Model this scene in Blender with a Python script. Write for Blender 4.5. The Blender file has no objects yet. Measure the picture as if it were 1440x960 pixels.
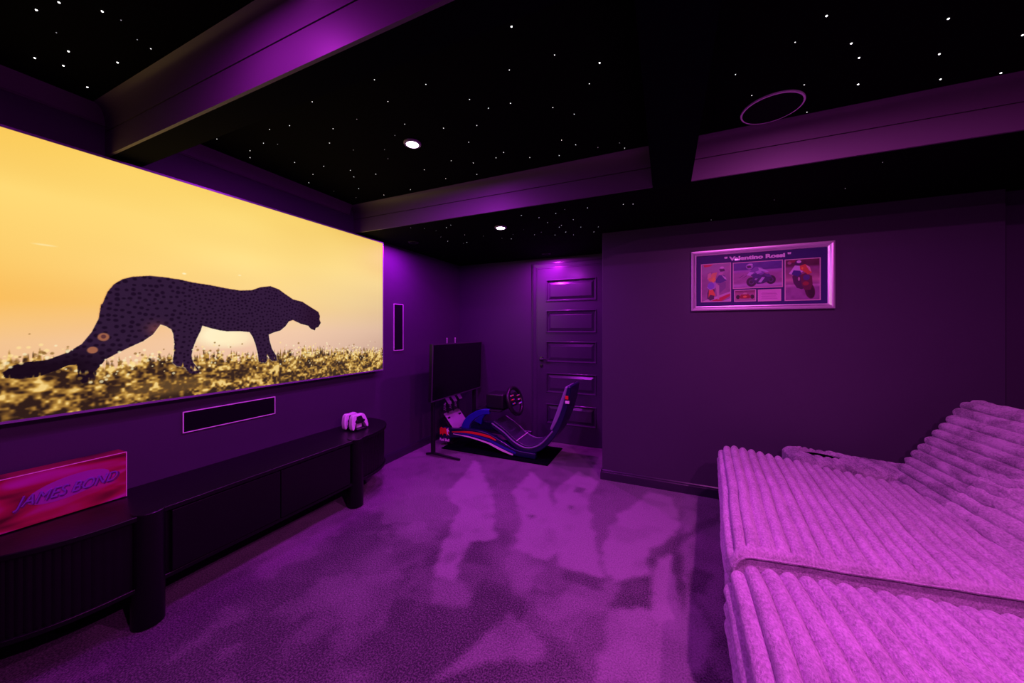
import bpy, bmesh, math, random
import numpy as np
from mathutils import Vector, Matrix
random.seed(7); np.random.seed(7)
S = bpy.context.scene
C = S.collection
PI = math.pi

# ------------------------------------------------------------------ camera, exposure, world
EYE = 1.28
cam_d = bpy.data.cameras.new('camera'); cam = bpy.data.objects.new('camera', cam_d); C.objects.link(cam)
cam.location = (0, 0, EYE); cam.rotation_euler = (PI / 2, 0, 0.4177)
cam_d.sensor_width = 36; cam_d.lens = 489.0 / 1440 * 36; cam_d.shift_y = -16.3 / 1440
cam_d.clip_start = 0.02
S.camera = cam
S.view_settings.view_transform = 'Standard'; S.view_settings.look = 'None'
S.view_settings.exposure = 0.0; S.view_settings.gamma = 1.0; S.view_settings.use_curve_mapping = False
W = bpy.data.worlds.new('world'); S.world = W; W.use_nodes = True
W.node_tree.nodes['Background'].inputs[0].default_value = (0.3, 0.02, 0.5, 1)
W.node_tree.nodes['Background'].inputs[1].default_value = 0.01

LAMP_COL = (0.80, 0.035, 1.0)
# downlights: x, y, ceiling z, watts, tint, label
LAMPS = [
    (-1.304, 1.559, 2.33, 20, (0.66, 0.03, 1.0), 9, 'purple recessed downlight glowing in the middle star ceiling, nearer of the two lit ones'),
    (-1.222, 2.527, 2.11, 11, (0.66, 0.02, 1.0), 9, 'purple recessed downlight in the lowered ceiling in front of the door'),
    (-1.190, 3.600, 2.11, 15, (0.80, 0.02, 1.0), .3, 'deep recessed downlight shining down right above the panelled door'),
    (-2.180, 2.620, 2.11, 15, (0.62, 0.01, 1.0), .3, 'deep recessed downlight washing the wall right of the screen'),
    (0.68, 1.25, 2.33, 30, (0.95, 0.12, 0.86), 1.5, 'recessed downlight over the corduroy sofa'),
    (0.95, 0.05, 2.33, 37, (0.95, 0.11, 0.86), 1.5, 'recessed downlight over the nearest sofa section'),
    (-1.14, 0.42, 2.33, 6, LAMP_COL, 1.5, 'recessed downlight in the ceiling bay nearest the camera'),
    (-1.10, -1.10, 2.33, 4, LAMP_COL, 1.5, 'recessed downlight by the rear wall'),
]

# ------------------------------------------------------------------ helpers
def s2l(c):
    return tuple(((v / 12.92) if v <= 0.04045 else ((v + 0.055) / 1.055) ** 2.4) for v in c)

def mat(name, col, rough=0.6, metal=0.0, noise=0.0, nscale=20, bump=0.0, bscale=80, spec=0.5, sheen=0.0, emit=None, estr=1.0, coat=0.0):
    m = bpy.data.materials.new(name); m.use_nodes = True
    nt = m.node_tree; b = nt.nodes['Principled BSDF']
    b.inputs['Base Color'].default_value = (*col, 1); b.inputs['Roughness'].default_value = rough
    b.inputs['Metallic'].default_value = metal; b.inputs['Specular IOR Level'].default_value = spec
    b.inputs['Sheen Weight'].default_value = sheen; b.inputs['Coat Weight'].default_value = coat
    tc = nt.nodes.new('ShaderNodeTexCoord')
    n = nt.nodes.new('ShaderNodeTexNoise'); n.inputs['Scale'].default_value = nscale; n.inputs['Detail'].default_value = 5
    nt.links.new(tc.outputs['Object'], n.inputs['Vector'])
    mx = nt.nodes.new('ShaderNodeMix'); mx.data_type = 'RGBA'
    k = max(noise, 0.03)
    mx.inputs[6].default_value = (*[c * (1 - k) for c in col], 1); mx.inputs[7].default_value = (*[min(1, c * (1 + k)) for c in col], 1)
    nt.links.new(n.outputs['Fac'], mx.inputs[0]); nt.links.new(mx.outputs[2], b.inputs['Base Color'])
    if bump > 0:
        n2 = nt.nodes.new('ShaderNodeTexNoise'); n2.inputs['Scale'].default_value = bscale; n2.inputs['Detail'].default_value = 4
        nt.links.new(tc.outputs['Object'], n2.inputs['Vector'])
        bp = nt.nodes.new('ShaderNodeBump'); bp.inputs['Strength'].default_value = bump; bp.inputs['Distance'].default_value = 0.004
        nt.links.new(n2.outputs['Fac'], bp.inputs['Height']); nt.links.new(bp.outputs['Normal'], b.inputs['Normal'])
    if emit is not None:
        b.inputs['Emission Color'].default_value = (*emit, 1); b.inputs['Emission Strength'].default_value = estr
    return m

class MB:
    def __init__(s): s.v = []; s.f = []
    def add(s, vs, fs):
        o = len(s.v); s.v += [tuple(p) for p in vs]; s.f += [tuple(i + o for i in f) for f in fs]; return s
    def box(s, x0, x1, y0, y1, z0, z1):
        vs = [(x, y, z) for z in (z0, z1) for y in (y0, y1) for x in (x0, x1)]
        return s.add(vs, [(0, 2, 3, 1), (4, 5, 7, 6), (0, 1, 5, 4), (2, 6, 7, 3), (0, 4, 6, 2), (1, 3, 7, 5)])
    def prism(s, poly, fn, a, b):
        """poly of 2D points, fn(p, t) -> 3D, between t=a and t=b"""
        n = len(poly); vs = [fn(p, a) for p in poly] + [fn(p, b) for p in poly]
        fs = [tuple(range(n))[::-1], tuple(range(n, 2 * n))] + [(i, (i + 1) % n, n + (i + 1) % n, n + i) for i in range(n)]
        return s.add(vs, fs)
    def tube(s, pts, r, n=10, closed=False, caps=True):
        pts = [Vector(p) for p in pts]; m = len(pts); rings = []
        rr = r if isinstance(r, (list, tuple)) else [r] * m
        up = None
        for i, p in enumerate(pts):
            if closed: t = (pts[(i + 1) % m] - pts[i - 1]).normalized()
            else: t = (pts[min(i + 1, m - 1)] - pts[max(i - 1, 0)]).normalized()
            if up is None: up = Vector((0, 0, 1)) if abs(t.z) < .9 else Vector((1, 0, 0))
            a = t.cross(up).normalized(); up = a.cross(t).normalized()
            rings.append([p + (a * math.cos(2 * PI * k / n) + up * math.sin(2 * PI * k / n)) * rr[i] for k in range(n)])
        vs = [q for R_ in rings for q in R_]; fs = []
        for i in range(m if closed else m - 1):
            j = (i + 1) % m
            for k in range(n): fs.append((i * n + k, i * n + (k + 1) % n, j * n + (k + 1) % n, j * n + k))
        if not closed and caps: fs.append(tuple(range(n))[::-1]); fs.append(tuple((m - 1) * n + k for k in range(n)))
        return s.add(vs, fs)
    def cyl(s, a, b, r, n=24): return s.tube([a, b], r, n)
    def lathe(s, prof, c, n=40, axis='z'):
        vs = []
        for (r, h) in prof:
            for k in range(n):
                t = 2 * PI * k / n
                p = (r * math.cos(t), r * math.sin(t), h)
                if axis == 'x': p = (h, r * math.cos(t), r * math.sin(t))
                if axis == 'y': p = (r * math.cos(t), h, r * math.sin(t))
                vs.append((c[0] + p[0], c[1] + p[1], c[2] + p[2]))
        fs = [(i * n + k, i * n + (k + 1) % n, (i + 1) * n + (k + 1) % n, (i + 1) * n + k) for i in range(len(prof) - 1) for k in range(n)]
        fs.append(tuple(range(n))[::-1]); fs.append(tuple((len(prof) - 1) * n + k for k in range(n)))
        return s.add(vs, fs)
    def grid(s, P):
        """P: (nu, nv, 3) array"""
        nu, nv = P.shape[:2]; o = len(s.v); s.v += [tuple(p) for p in P.reshape(-1, 3).tolist()]
        for i in range(nu - 1):
            for j in range(nv - 1):
                a = o + i * nv + j; s.f.append((a, a + nv, a + nv + 1, a + 1))
        return s

ORG = {}
def link(name, me, m, parent=None, smooth=True, bevel=0.0, seg=2):
    o = bpy.data.objects.new(name, me); C.objects.link(o)
    if m: me.materials.append(m)
    if parent is not None: o.parent = parent
    if smooth:
        for p in me.polygons: p.use_smooth = True
        try: me.set_sharp_from_angle(angle=math.radians(40))
        except Exception: pass
    if bevel > 0:
        b = o.modifiers.new('bevel', 'BEVEL'); b.width = bevel; b.segments = seg; b.limit_method = 'ANGLE'; b.angle_limit = math.radians(35)
    return o

def obj(name, mb, m, parent=None, smooth=True, bevel=0.0, seg=2, org=None, fixn=True):
    me = bpy.data.meshes.new(name)
    if parent is not None: off = ORG[parent]
    elif org is not None: off = Vector(org)
    else:
        a = np.array(mb.v); off = Vector((*(a[:, :2].min(0) + a[:, :2].max(0)) / 2, a[:, 2].min()))
    me.from_pydata([tuple(Vector(p) - off) for p in mb.v], [], mb.f)
    if fixn:
        bm = bmesh.new(); bm.from_mesh(me); bmesh.ops.recalc_face_normals(bm, faces=bm.faces); bm.to_mesh(me); bm.free()
    me.update()
    o = link(name, me, m, parent, smooth, bevel, seg)
    if parent is None: o.location = off
    ORG[o] = off
    return o

def thing(name, label, cat, loc, group=None):
    o = bpy.data.objects.new(name, None); C.objects.link(o); o.location = loc; ORG[o] = Vector(loc)
    o.empty_display_size = 0.05
    return tag(o, label, cat, group)
def tag(o, label, cat, group=None):
    o['label'] = label; o['category'] = cat
    if group: o['group'] = group
    return o
def struct(o, label=None):
    o['kind'] = 'structure'
    if label: o['label'] = label
    return o

def text_mesh(name, body, size, M, m, parent, extr=0.001, offset=0.0, shear=0.0, width=None, label=None, spacing=1.0):
    cu = bpy.data.curves.new(name, 'FONT'); cu.body = body; cu.size = size; cu.extrude = extr; cu.offset = offset
    cu.shear = shear; cu.align_x = 'CENTER'; cu.align_y = 'CENTER'; cu.resolution_u = 4; cu.space_character = spacing
    t = bpy.data.objects.new(name + '_src', cu); C.objects.link(t)
    dg = bpy.context.evaluated_depsgraph_get(); dg.update()
    me = bpy.data.meshes.new_from_object(t.evaluated_get(dg))
    bpy.data.objects.remove(t); me.name = name
    co = np.array([v.co[:] for v in me.vertices])
    if width: co[:, 0] *= width / (co[:, 0].max() - co[:, 0].min())
    for v, c in zip(me.vertices, co): v.co = Vector((M @ Vector((*c, 1)))[:3]) - ORG[parent]
    me.materials.clear()
    o = link(name, me, m, parent, smooth=False); ORG[o] = ORG[parent]
    if label: o['label'] = label
    return o

# small painter used for printed / displayed pictures; coordinates 0..1, v up, sRGB colours
def fnoise(h, w, cells, seed=0, aspect=1.0):
    r = np.random.RandomState(seed); ch = max(2, int(cells)); cw = max(2, int(cells * aspect))
    g = r.rand(ch + 2, cw + 2)
    y = np.linspace(0, ch, h); x = np.linspace(0, cw, w)
    yi = np.floor(y).astype(int); xi = np.floor(x).astype(int)
    fy = (y - yi); fx = (x - xi); fy = (fy * fy * (3 - 2 * fy))[:, None]; fx = (fx * fx * (3 - 2 * fx))[None]
    a = g[np.ix_(yi, xi)]; b = g[np.ix_(yi, xi + 1)]; c = g[np.ix_(yi + 1, xi)]; d = g[np.ix_(yi + 1, xi + 1)]
    return (a * (1 - fx) + b * fx) * (1 - fy) + (c * (1 - fx) + d * fx) * fy
class Canvas:
    def __init__(s, w, h, col=(0, 0, 0)):
        s.w, s.h = w, h; s.a = np.zeros((h, w, 3)) + np.array(col)
        s.U, s.V = np.meshgrid(np.linspace(0, 1, w), np.linspace(0, 1, h))
    def blend(s, m, col):
        m = np.clip(m, 0, 1)[..., None]; s.a = s.a * (1 - m) + np.array(col) * m
    def mask(s, poly):
        out = np.zeros((s.h, s.w))
        for dx, dy in ((-.3, -.3), (.3, -.3), (-.3, .3), (.3, .3)):
            U = s.U + dx / s.w; V = s.V + dy / s.h; ins = np.zeros((s.h, s.w), bool)
            n = len(poly)
            for i in range(n):
                x0, y0 = poly[i]; x1, y1 = poly[(i + 1) % n]
                if y0 == y1: continue
                ins ^= ((y0 > V) != (y1 > V)) & (U < (x1 - x0) * (V - y0) / (y1 - y0) + x0)
            out += ins * .25
        return out
    def poly(s, pts, col, op=1): s.blend(s.mask(pts) * op, col)
    def ell(s, cx, cy, rx, ry, col, op=1, soft=.12, rot=0):
        c, q = math.cos(rot), math.sin(rot); dx = s.U - cx; dy = s.V - cy
        r = np.sqrt(((dx * c + dy * q) / rx) ** 2 + ((-dx * q + dy * c) / ry) ** 2)
        s.blend(np.clip((1 - r) / soft + .5, 0, 1) * op, col)
    def ring(s, cx, cy, rx, ry, t, col, op=1):
        r = np.sqrt(((s.U - cx) / rx) ** 2 + ((s.V - cy) / ry) ** 2); s.blend(np.clip(1.5 - np.abs(r - 1) / t, 0, 1) * op, col)
def attr_mat(name, emission=False, rough=0.4, strength=1.0):
    m = bpy.data.materials.new(name); m.use_nodes = True; nt = m.node_tree; b = nt.nodes['Principled BSDF']
    a = nt.nodes.new('ShaderNodeAttribute'); a.attribute_name = 'paint'
    if emission:
        b.inputs['Base Color'].default_value = (.004, .004, .004, 1); b.inputs['Roughness'].default_value = .7; b.inputs['Specular IOR Level'].default_value = .08
        nt.links.new(a.outputs['Color'], b.inputs['Emission Color']); b.inputs['Emission Strength'].default_value = strength
    else:
        nt.links.new(a.outputs['Color'], b.inputs['Base Color']); b.inputs['Roughness'].default_value = rough
    return m
def canvas_obj(name, cv, org, du, dv, m, parent, label=None):
    """flat sheet: origin org, spanned by vectors du (u 0..1) and dv (v 0..1)"""
    h, w = cv.h, cv.w
    o3 = np.array(org, float) - np.array(ORG[parent][:]); P = o3 + cv.U[..., None] * np.array(du) + cv.V[..., None] * np.array(dv)
    me = bpy.data.meshes.new(name); n = h * w
    idx = np.arange(n).reshape(h, w); q = np.stack([idx[:-1, :-1], idx[:-1, 1:], idx[1:, 1:], idx[1:, :-1]], -1).reshape(-1, 4)
    me.vertices.add(n); me.vertices.foreach_set('co', P.reshape(-1))
    me.loops.add(q.size); me.loops.foreach_set('vertex_index', q.reshape(-1))
    me.polygons.add(len(q)); me.polygons.foreach_set('loop_start', np.arange(0, q.size, 4)); me.update(calc_edges=True)
    col = np.clip(cv.a, 0, 1); lin = np.where(col <= .04045, col / 12.92, ((col + .055) / 1.055) ** 2.4)
    at = me.color_attributes.new('paint', 'FLOAT_COLOR', 'POINT')
    at.data.foreach_set('color', np.concatenate([lin, np.ones((h, w, 1))], -1).reshape(-1).astype(np.float32))
    o = link(name, me, m, parent, smooth=False); ORG[o] = ORG[parent]
    if label: o['label'] = label
    return o

# ------------------------------------------------------------------ materials
M = {}
M['wall'] = mat('dark_plum_paint', (.056, .041, .074), .50, noise=.06, nscale=3, bump=.12, bscale=220, spec=.35)
M['fascia'] = mat('plum_fascia_paint', (.100, .072, .106), .5, noise=.05, nscale=4, spec=.35)
M['base'] = mat('satin_baseboard_paint', (.03, .022, .045), .28, spec=.6)
M['door'] = mat('satin_door_paint', (.055, .038, .075), .24, noise=.04, nscale=8, bump=.05, bscale=60, spec=.6)
M['black_ceiling'] = mat('black_star_cloth', (.0015, .0015, .002), .95, spec=.05)
M['velvet'] = mat('black_velvet', (.0015, .0015, .004), .9, spec=.03)
M['black'] = mat('black_plastic', (.008, .008, .010), .4)
M['blackm'] = mat('matt_black_metal', (.012, .012, .016), .45, metal=.3)
M['grille'] = mat('black_speaker_cloth', (.004, .004, .006), .85, noise=.3, nscale=900, bump=.2, bscale=900, spec=.1)
M['white'] = mat('white_plastic', (.75, .75, .76), .35)
M['rim'] = mat('white_trim', (.95, .94, .95), .35)
M['oak'] = mat('black_stained_wood', (.0032, .0026, .0042), .36, noise=.3, nscale=14, bump=.15, bscale=60, spec=.28)
M['chrome'] = mat('dark_chrome', (.10, .10, .12), .25, metal=.9)
M['silver'] = mat('silver_frame', (.97, .94, .95), .32, metal=.75, spec=.6)

def carpet_mat():
    m = bpy.data.materials.new('cut_pile_carpet'); m.use_nodes = True; nt = m.node_tree; b = nt.nodes['Principled BSDF']
    b.inputs['Roughness'].default_value = .95; b.inputs['Specular IOR Level'].default_value = .1; b.inputs['Sheen Weight'].default_value = .15
    a = nt.nodes.new('ShaderNodeAttribute'); a.attribute_name = 'pile'
    tc = nt.nodes.new('ShaderNodeTexCoord')
    n = nt.nodes.new('ShaderNodeTexNoise'); n.inputs['Scale'].default_value = 150; n.inputs['Detail'].default_value = 6
    n2 = nt.nodes.new('ShaderNodeTexNoise'); n2.inputs['Scale'].default_value = 420; n2.inputs['Detail'].default_value = 2
    for q in (n, n2): nt.links.new(tc.outputs['Object'], q.inputs['Vector'])
    ad = nt.nodes.new('ShaderNodeMath'); ad.operation = 'MULTIPLY_ADD'; ad.inputs[1].default_value = 1.9; ad.inputs[2].default_value = -.95
    nt.links.new(n.outputs['Fac'], ad.inputs[0])
    ad2 = nt.nodes.new('ShaderNodeMath'); ad2.operation = 'MULTIPLY_ADD'; ad2.inputs[1].default_value = .5
    nt.links.new(n2.outputs['Fac'], ad2.inputs[0]); nt.links.new(ad.outputs[0], ad2.inputs[2])
    sm = nt.nodes.new('ShaderNodeMath'); sm.operation = 'ADD'; nt.links.new(ad2.outputs[0], sm.inputs[0]); nt.links.new(a.outputs['Fac'], sm.inputs[1])
    r = nt.nodes.new('ShaderNodeMapRange'); r.inputs['From Min'].default_value = .15; r.inputs['From Max'].default_value = 1.25
    nt.links.new(sm.outputs[0], r.inputs['Value'])
    mx = nt.nodes.new('ShaderNodeMix'); mx.data_type = 'RGBA'; mx.inputs[6].default_value = (.03, .025, .036, 1); mx.inputs[7].default_value = (.31, .28, .30, 1)
    nt.links.new(r.outputs[0], mx.inputs[0]); nt.links.new(mx.outputs[2], b.inputs['Base Color'])
    bp = nt.nodes.new('ShaderNodeBump'); bp.inputs['Strength'].default_value = .5; bp.inputs['Distance'].default_value = .006
    nt.links.new(n.outputs['Fac'], bp.inputs['Height']); nt.links.new(bp.outputs['Normal'], b.inputs['Normal'])
    return m
M['carpet'] = carpet_mat()

def plush_mat(name, lo, hi, blotch=.4):
    m = bpy.data.materials.new(name); m.use_nodes = True; nt = m.node_tree; b = nt.nodes['Principled BSDF']
    b.inputs['Roughness'].default_value = .9; b.inputs['Specular IOR Level'].default_value = .15
    b.inputs['Sheen Weight'].default_value = .35; b.inputs['Sheen Roughness'].default_value = .4
    tc = nt.nodes.new('ShaderNodeTexCoord')
    mp = nt.nodes.new('ShaderNodeMapping'); mp.inputs['Scale'].default_value = (1.2, .7, 1.2); nt.links.new(tc.outputs['Object'], mp.inputs['Vector'])
    n = nt.nodes.new('ShaderNodeTexNoise'); n.inputs['Scale'].default_value = 120; n.inputs['Detail'].default_value = 5; n.inputs['Roughness'].default_value = .7
    n2 = nt.nodes.new('ShaderNodeTexNoise'); n2.inputs['Scale'].default_value = 11; n2.inputs['Detail'].default_value = 4; n2.inputs['Distortion'].default_value = .6
    nt.links.new(mp.outputs[0], n.inputs['Vector']); nt.links.new(mp.outputs[0], n2.inputs['Vector'])
    mb_ = nt.nodes.new('ShaderNodeMath'); mb_.operation = 'MULTIPLY_ADD'; mb_.inputs[1].default_value = blotch; mb_.inputs[2].default_value = .5 - .5 * blotch; nt.links.new(n2.outputs['Fac'], mb_.inputs[0])
    ad = nt.nodes.new('ShaderNodeMath'); ad.operation = 'ADD'; nt.links.new(n.outputs['Fac'], ad.inputs[0]); nt.links.new(mb_.outputs[0], ad.inputs[1])
    r = nt.nodes.new('ShaderNodeMapRange'); r.inputs['From Min'].default_value = .80; r.inputs['From Max'].default_value = 1.16; nt.links.new(ad.outputs[0], r.inputs['Value'])
    mx = nt.nodes.new('ShaderNodeMix'); mx.data_type = 'RGBA'; mx.inputs[6].default_value = (*lo, 1); mx.inputs[7].default_value = (*hi, 1)
    nt.links.new(r.outputs[0], mx.inputs[0]); nt.links.new(mx.outputs[2], b.inputs['Base Color'])
    bp = nt.nodes.new('ShaderNodeBump'); bp.inputs['Strength'].default_value = .9; bp.inputs['Distance'].default_value = .010
    nt.links.new(n.outputs['Fac'], bp.inputs['Height']); nt.links.new(bp.outputs['Normal'], b.inputs['Normal'])
    return m
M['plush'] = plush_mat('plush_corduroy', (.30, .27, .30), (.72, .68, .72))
M['plush_shaded'] = plush_mat('plush_corduroy_shaded', (.17, .15, .19), (.52, .48, .53), 1.0)  # same plush, darker copy: shade away from the lamps painted into the colour

# ------------------------------------------------------------------ room shell
XL, YF, YP, XC = -2.454, 3.848, 3.05, -0.504
XR, YB = 2.9, -1.9
ZH, ZL = 2.33, 2.11
YS = 2.178
XE = 1.828
T = .1
# carpet: pile direction patches are part of the carpet, kept as a per-point value
nx, ny = 360, 386
cx = np.linspace(XL, XR, nx); cy = np.linspace(YB, YF, ny)
cvp = Canvas(nx, ny)
CX, CY_ = np.meshgrid(cx, cy)
warp = (fnoise(ny, nx, 26, 3) - .5) * .10; warp2 = (fnoise(ny, nx, 26, 4) - .5) * .10
fine = fnoise(ny, nx, 95, 5)
base = fnoise(ny, nx, 7, 11) * .55 + fnoise(ny, nx, 16, 12) * .3 + fnoise(ny, nx, 45, 13) * .15
blot = np.clip((fnoise(ny, nx, 22, 14) * .5 + fnoise(ny, nx, 55, 15) * .3 + fnoise(ny, nx, 130, 16) * .2 - .50) * 9, 0, 1)
pile = np.clip((base - .42) * 4.5, 0, 1) * .30 + .06 + (fine - .5) * .08 + blot * .16
def ground(px, py):
    l = (px - 720) / 489.; k = (463.7 - py) / 489.; c, s = math.cos(.4177), math.sin(.4177)
    t = -EYE / k; return (t * (l * c - s), t * (l * s + c))
def patch(pts, val, soft=.03):
    global pile
    w = [((540 + x / 2.823), (620 + y / 2.823)) for x, y in pts]; w = [ground(*p) for p in w]
    U = CX + warp; V = CY_ + warp2; ins = np.zeros(U.shape, bool); n = len(w)
    for i in range(n):
        x0, y0 = w[i]; x1, y1 = w[(i + 1) % n]
        if y0 == y1: continue
        ins ^= ((y0 > V) != (y1 > V)) & (U < (x1 - x0) * (V - y0) / (y1 - y0) + x0)
    m = ins.astype(float) * (1 - .35 * np.clip((.42 - fnoise(ny, nx, 60, 91)) * 6, 0, 1))
    m = (m + np.roll(m, 1, 0) + np.roll(m, -1, 0) + np.roll(m, 1, 1) + np.roll(m, -1, 1)) / 5
    pile = pile * (1 - m) + (val + (pile - .35) * .35) * m
warp = warp * .3 + (fnoise(ny, nx, 60, 6) - .5) * .035 + (fnoise(ny, nx, 170, 61) - .5) * .02; warp2 = warp2 * .3 + (fnoise(ny, nx, 60, 7) - .5) * .035 + (fnoise(ny, nx, 170, 71) - .5) * .02
patch([(0, 60), (300, 50), (1000, 130), (1350, 240), (1355, 420), (1000, 480), (300, 300), (0, 330)], .42)
patch([(1230, 380), (1355, 320), (1355, 780), (1240, 600)], .52)
patch([(360, 75), (430, 190), (450, 390), (340, 392), (310, 470), (270, 560), (200, 540), (240, 400), (300, 270), (260, 205)], .80)
patch([(580, 120), (650, 170), (680, 250), (700, 430), (640, 470), (530, 430), (545, 300), (510, 190)], .80)
patch([(770, 120), (690, 190), (680, 300), (690, 490), (880, 550), (860, 480), (830, 330), (815, 240), (850, 160)], .80)
patch([(1040, 200), (900, 330), (870, 450), (900, 570), (1040, 540), (1050, 480), (1170, 330), (1130, 220)], .84)
patch([(1130, 440), (1050, 520), (1040, 680), (1120, 760), (1170, 700)], .80)
patch([(1180, 200), (1240, 230), (1230, 500), (1190, 640), (1180, 400)], .66)
patch([(880, 680), (1000, 660), (1200, 600), (1330, 760), (1240, 900), (1240, 960), (860, 960)], .78)
patch([(490, 690), (650, 800), (640, 880), (480, 880), (180, 950), (300, 850)], .62)
patch([(190, 560), (240, 540), (330, 580), (335, 640), (270, 655), (170, 650)], .50)
patch([(500, 520), (600, 500), (590, 640), (510, 620)], .55)
patch([(600, 620), (740, 600), (830, 640), (700, 730), (620, 700)], .58)
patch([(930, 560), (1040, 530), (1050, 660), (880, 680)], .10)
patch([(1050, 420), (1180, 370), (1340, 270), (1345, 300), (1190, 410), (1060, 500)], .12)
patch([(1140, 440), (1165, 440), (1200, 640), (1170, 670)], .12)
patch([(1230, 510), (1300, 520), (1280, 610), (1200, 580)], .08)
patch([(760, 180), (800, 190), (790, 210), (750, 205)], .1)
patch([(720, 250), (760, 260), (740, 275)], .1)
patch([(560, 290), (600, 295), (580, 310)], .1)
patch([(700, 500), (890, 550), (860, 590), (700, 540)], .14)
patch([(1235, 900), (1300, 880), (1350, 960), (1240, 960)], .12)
me = bpy.data.meshes.new('floor')
P = np.stack([CX, CY_, np.zeros_like(CX)], -1)
idx = np.arange(nx * ny).reshape(ny, nx); q = np.stack([idx[:-1, :-1], idx[:-1, 1:], idx[1:, 1:], idx[1:, :-1]], -1).reshape(-1, 4)
vb = np.array([[XL, YB, -T], [XR, YB, -T], [XR, YF, -T], [XL, YF, -T]])
allv = np.concatenate([P.reshape(-1, 3), vb])
me.vertices.add(len(allv)); me.vertices.foreach_set('co', allv.reshape(-1))
nb = nx * ny; q = np.concatenate([q, [[nb + 3, nb + 2, nb + 1, nb]]])
me.loops.add(q.size); me.loops.foreach_set('vertex_index', q.reshape(-1)); me.polygons.add(len(q)); me.polygons.foreach_set('loop_start', np.arange(0, q.size, 4)); me.update(calc_edges=True)
at = me.attributes.new('pile', 'FLOAT', 'POINT'); at.data.foreach_set('value', np.concatenate([np.clip(pile, 0, 1).reshape(-1), np.zeros(4)]).astype(np.float32))
struct(link('floor', me, M['carpet'], smooth=False))

def sbox(name, *a, m='wall', bevel=0): return struct(obj(name, MB().box(*a), M[m], smooth=False, bevel=bevel))
sbox('wall_left', XL - T, XL, YB - T, YF + T, 0, 2.5)
sbox('wall_far', XL, XC + T, YF, YF + T, 0, 2.5)
sbox('wall_alcove', XC, XC + T, YP + .001, YF, 0, 2.5)
sbox('wall_picture', XC, XE, YP, YP + .0995, 0, 2.5, bevel=.004)
sbox('wall_recess', XE, XR + T, YP + .06, YP + .16, 0, 2.5)
sbox('wall_right', XR, XR + T, YB - T, YP + .06, 0, 2.5)
sbox('wall_back', XL, XR, YB - T, YB, 0, 2.5)
sbox('ceiling', XL, XR, YB, YS, ZH, 2.5, m='black_ceiling')
sbox('ceiling_lowered', XL, XR, YS + .012, YF, ZL, 2.5, m='black_ceiling')

def fascia(name, x0, x1, y, sgn):
    """painted beam front with a groove and a cove running up to the ceiling; faces -y when sgn=-1"""
    prof = [(.012, ZL), (.0, ZL), (0, 2.222), (.008, 2.222), (.008, 2.228), (0, 2.228)]
    for k in range(7):
        a = k / 6 * PI / 2; prof.append((-.045 * (1 - math.cos(a)), 2.228 + .1 * math.sin(a)))
    prof += [(-.05, ZH), (.012, ZH)]
    b = MB().prism(prof, lambda p, t: (t, y + p[0] * (-sgn), p[1]), x0, x1)
    return struct(obj(name, b, M['fascia'], smooth=True))
fascia('trim_1', XL, -.073, YS, -1)
fascia('trim_2', .127, XR, YS, -1)
fascia('trim_3', XL, -.073, .73, -1)
struct(obj('trim_4', MB().box(XL, -.073, .742, .855, ZL, ZH), M['velvet'], smooth=False))       # cross beam body
struct(obj('trim_5', MB().box(-.073, .127, YB, YS + .012, ZL, ZH), M['velvet'], smooth=False))   # long beam over the room
# cove along the screen wall, near bay
prof = [(0, 2.25), (.008, 2.25), (.008, 2.257), (0.012, 2.257), (.02, 2.29), (.045, ZH), (0, ZH)]
struct(obj('trim_6', MB().prism(prof, lambda p, t: (XL + p[0], t, p[1]), YB, .73), M['fascia']))
struct(obj('trim_7', MB().prism(prof, lambda p, t: (XL + p[0], t, p[1]), .855, YS - .05), M['fascia']))

def baseboard(name, a, b, nrm):
    a = Vector(a); b = Vector(b); n = Vector(nrm)
    prof = [(0, 0), (.014, 0), (.014, .062), (.010, .070), (.010, .078), (.004, .085), (0, .085)]
    mb = MB().prism(prof, lambda p, t: tuple(a + (b - a) * t + n * p[0] + Vector((0, 0, p[1]))), 0, 1)
    return struct(obj(name, mb, M['base'], smooth=False))
baseboard('baseboard_left', (XL, YB, 0), (XL, YF, 0), (1, 0, 0))
baseboard('baseboard_far', (XL + .014, YF, 0), (-1.455, YF, 0), (0, -1, 0))
baseboard('baseboard_picture', (XC, YP, 0), (XE, YP, 0), (0, -1, 0))
baseboard('baseboard_alcove', (XC, YP - .014, 0), (XC, YF, 0), (-1, 0, 0))

# ------------------------------------------------------------------ door
DX0, DX1, DZ = -1.371, -.600, 1.985
fr = MB()
yf = YF
def casing(mb, pts_in, wdt, prof):  # mitred casing around the opening, U shape
    (x0, x1, z1) = pts_in
    for i in range(len(prof) - 1):
        (o0, d0), (o1, d1) = prof[i], prof[i + 1]
        A = [(x0 - o0, yf - d0, 0), (x0 - o0, yf - d0, z1 + o0), (x1 + o0, yf - d0, z1 + o0), (x1 + o0, yf - d0, 0)]
        B = [(x0 - o1, yf - d1, 0), (x0 - o1, yf - d1, z1 + o1), (x1 + o1, yf - d1, z1 + o1), (x1 + o1, yf - d1, 0)]
        mb.add(A + B, [(0, 1, 5, 4), (1, 2, 6, 5), (2, 3, 7, 6)])
casing(fr, (DX0, DX1, DZ), .07, [(0, 0), (0, .030), (.012, .030), (.016, .022), (.050, .026), (.060, .020), (.066, .020), (.070, .010), (.070, 0)])
df = struct(obj('door_1', MB().box(DX0, DX1, YF - .012, YF - .001, .004, DZ), M['door'], smooth=False))
fo = struct(obj('trim_8', fr, M['door'], smooth=False))
ORG[df] = Vector(df.location)
dz0 = .004; yd = YF - .012
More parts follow.
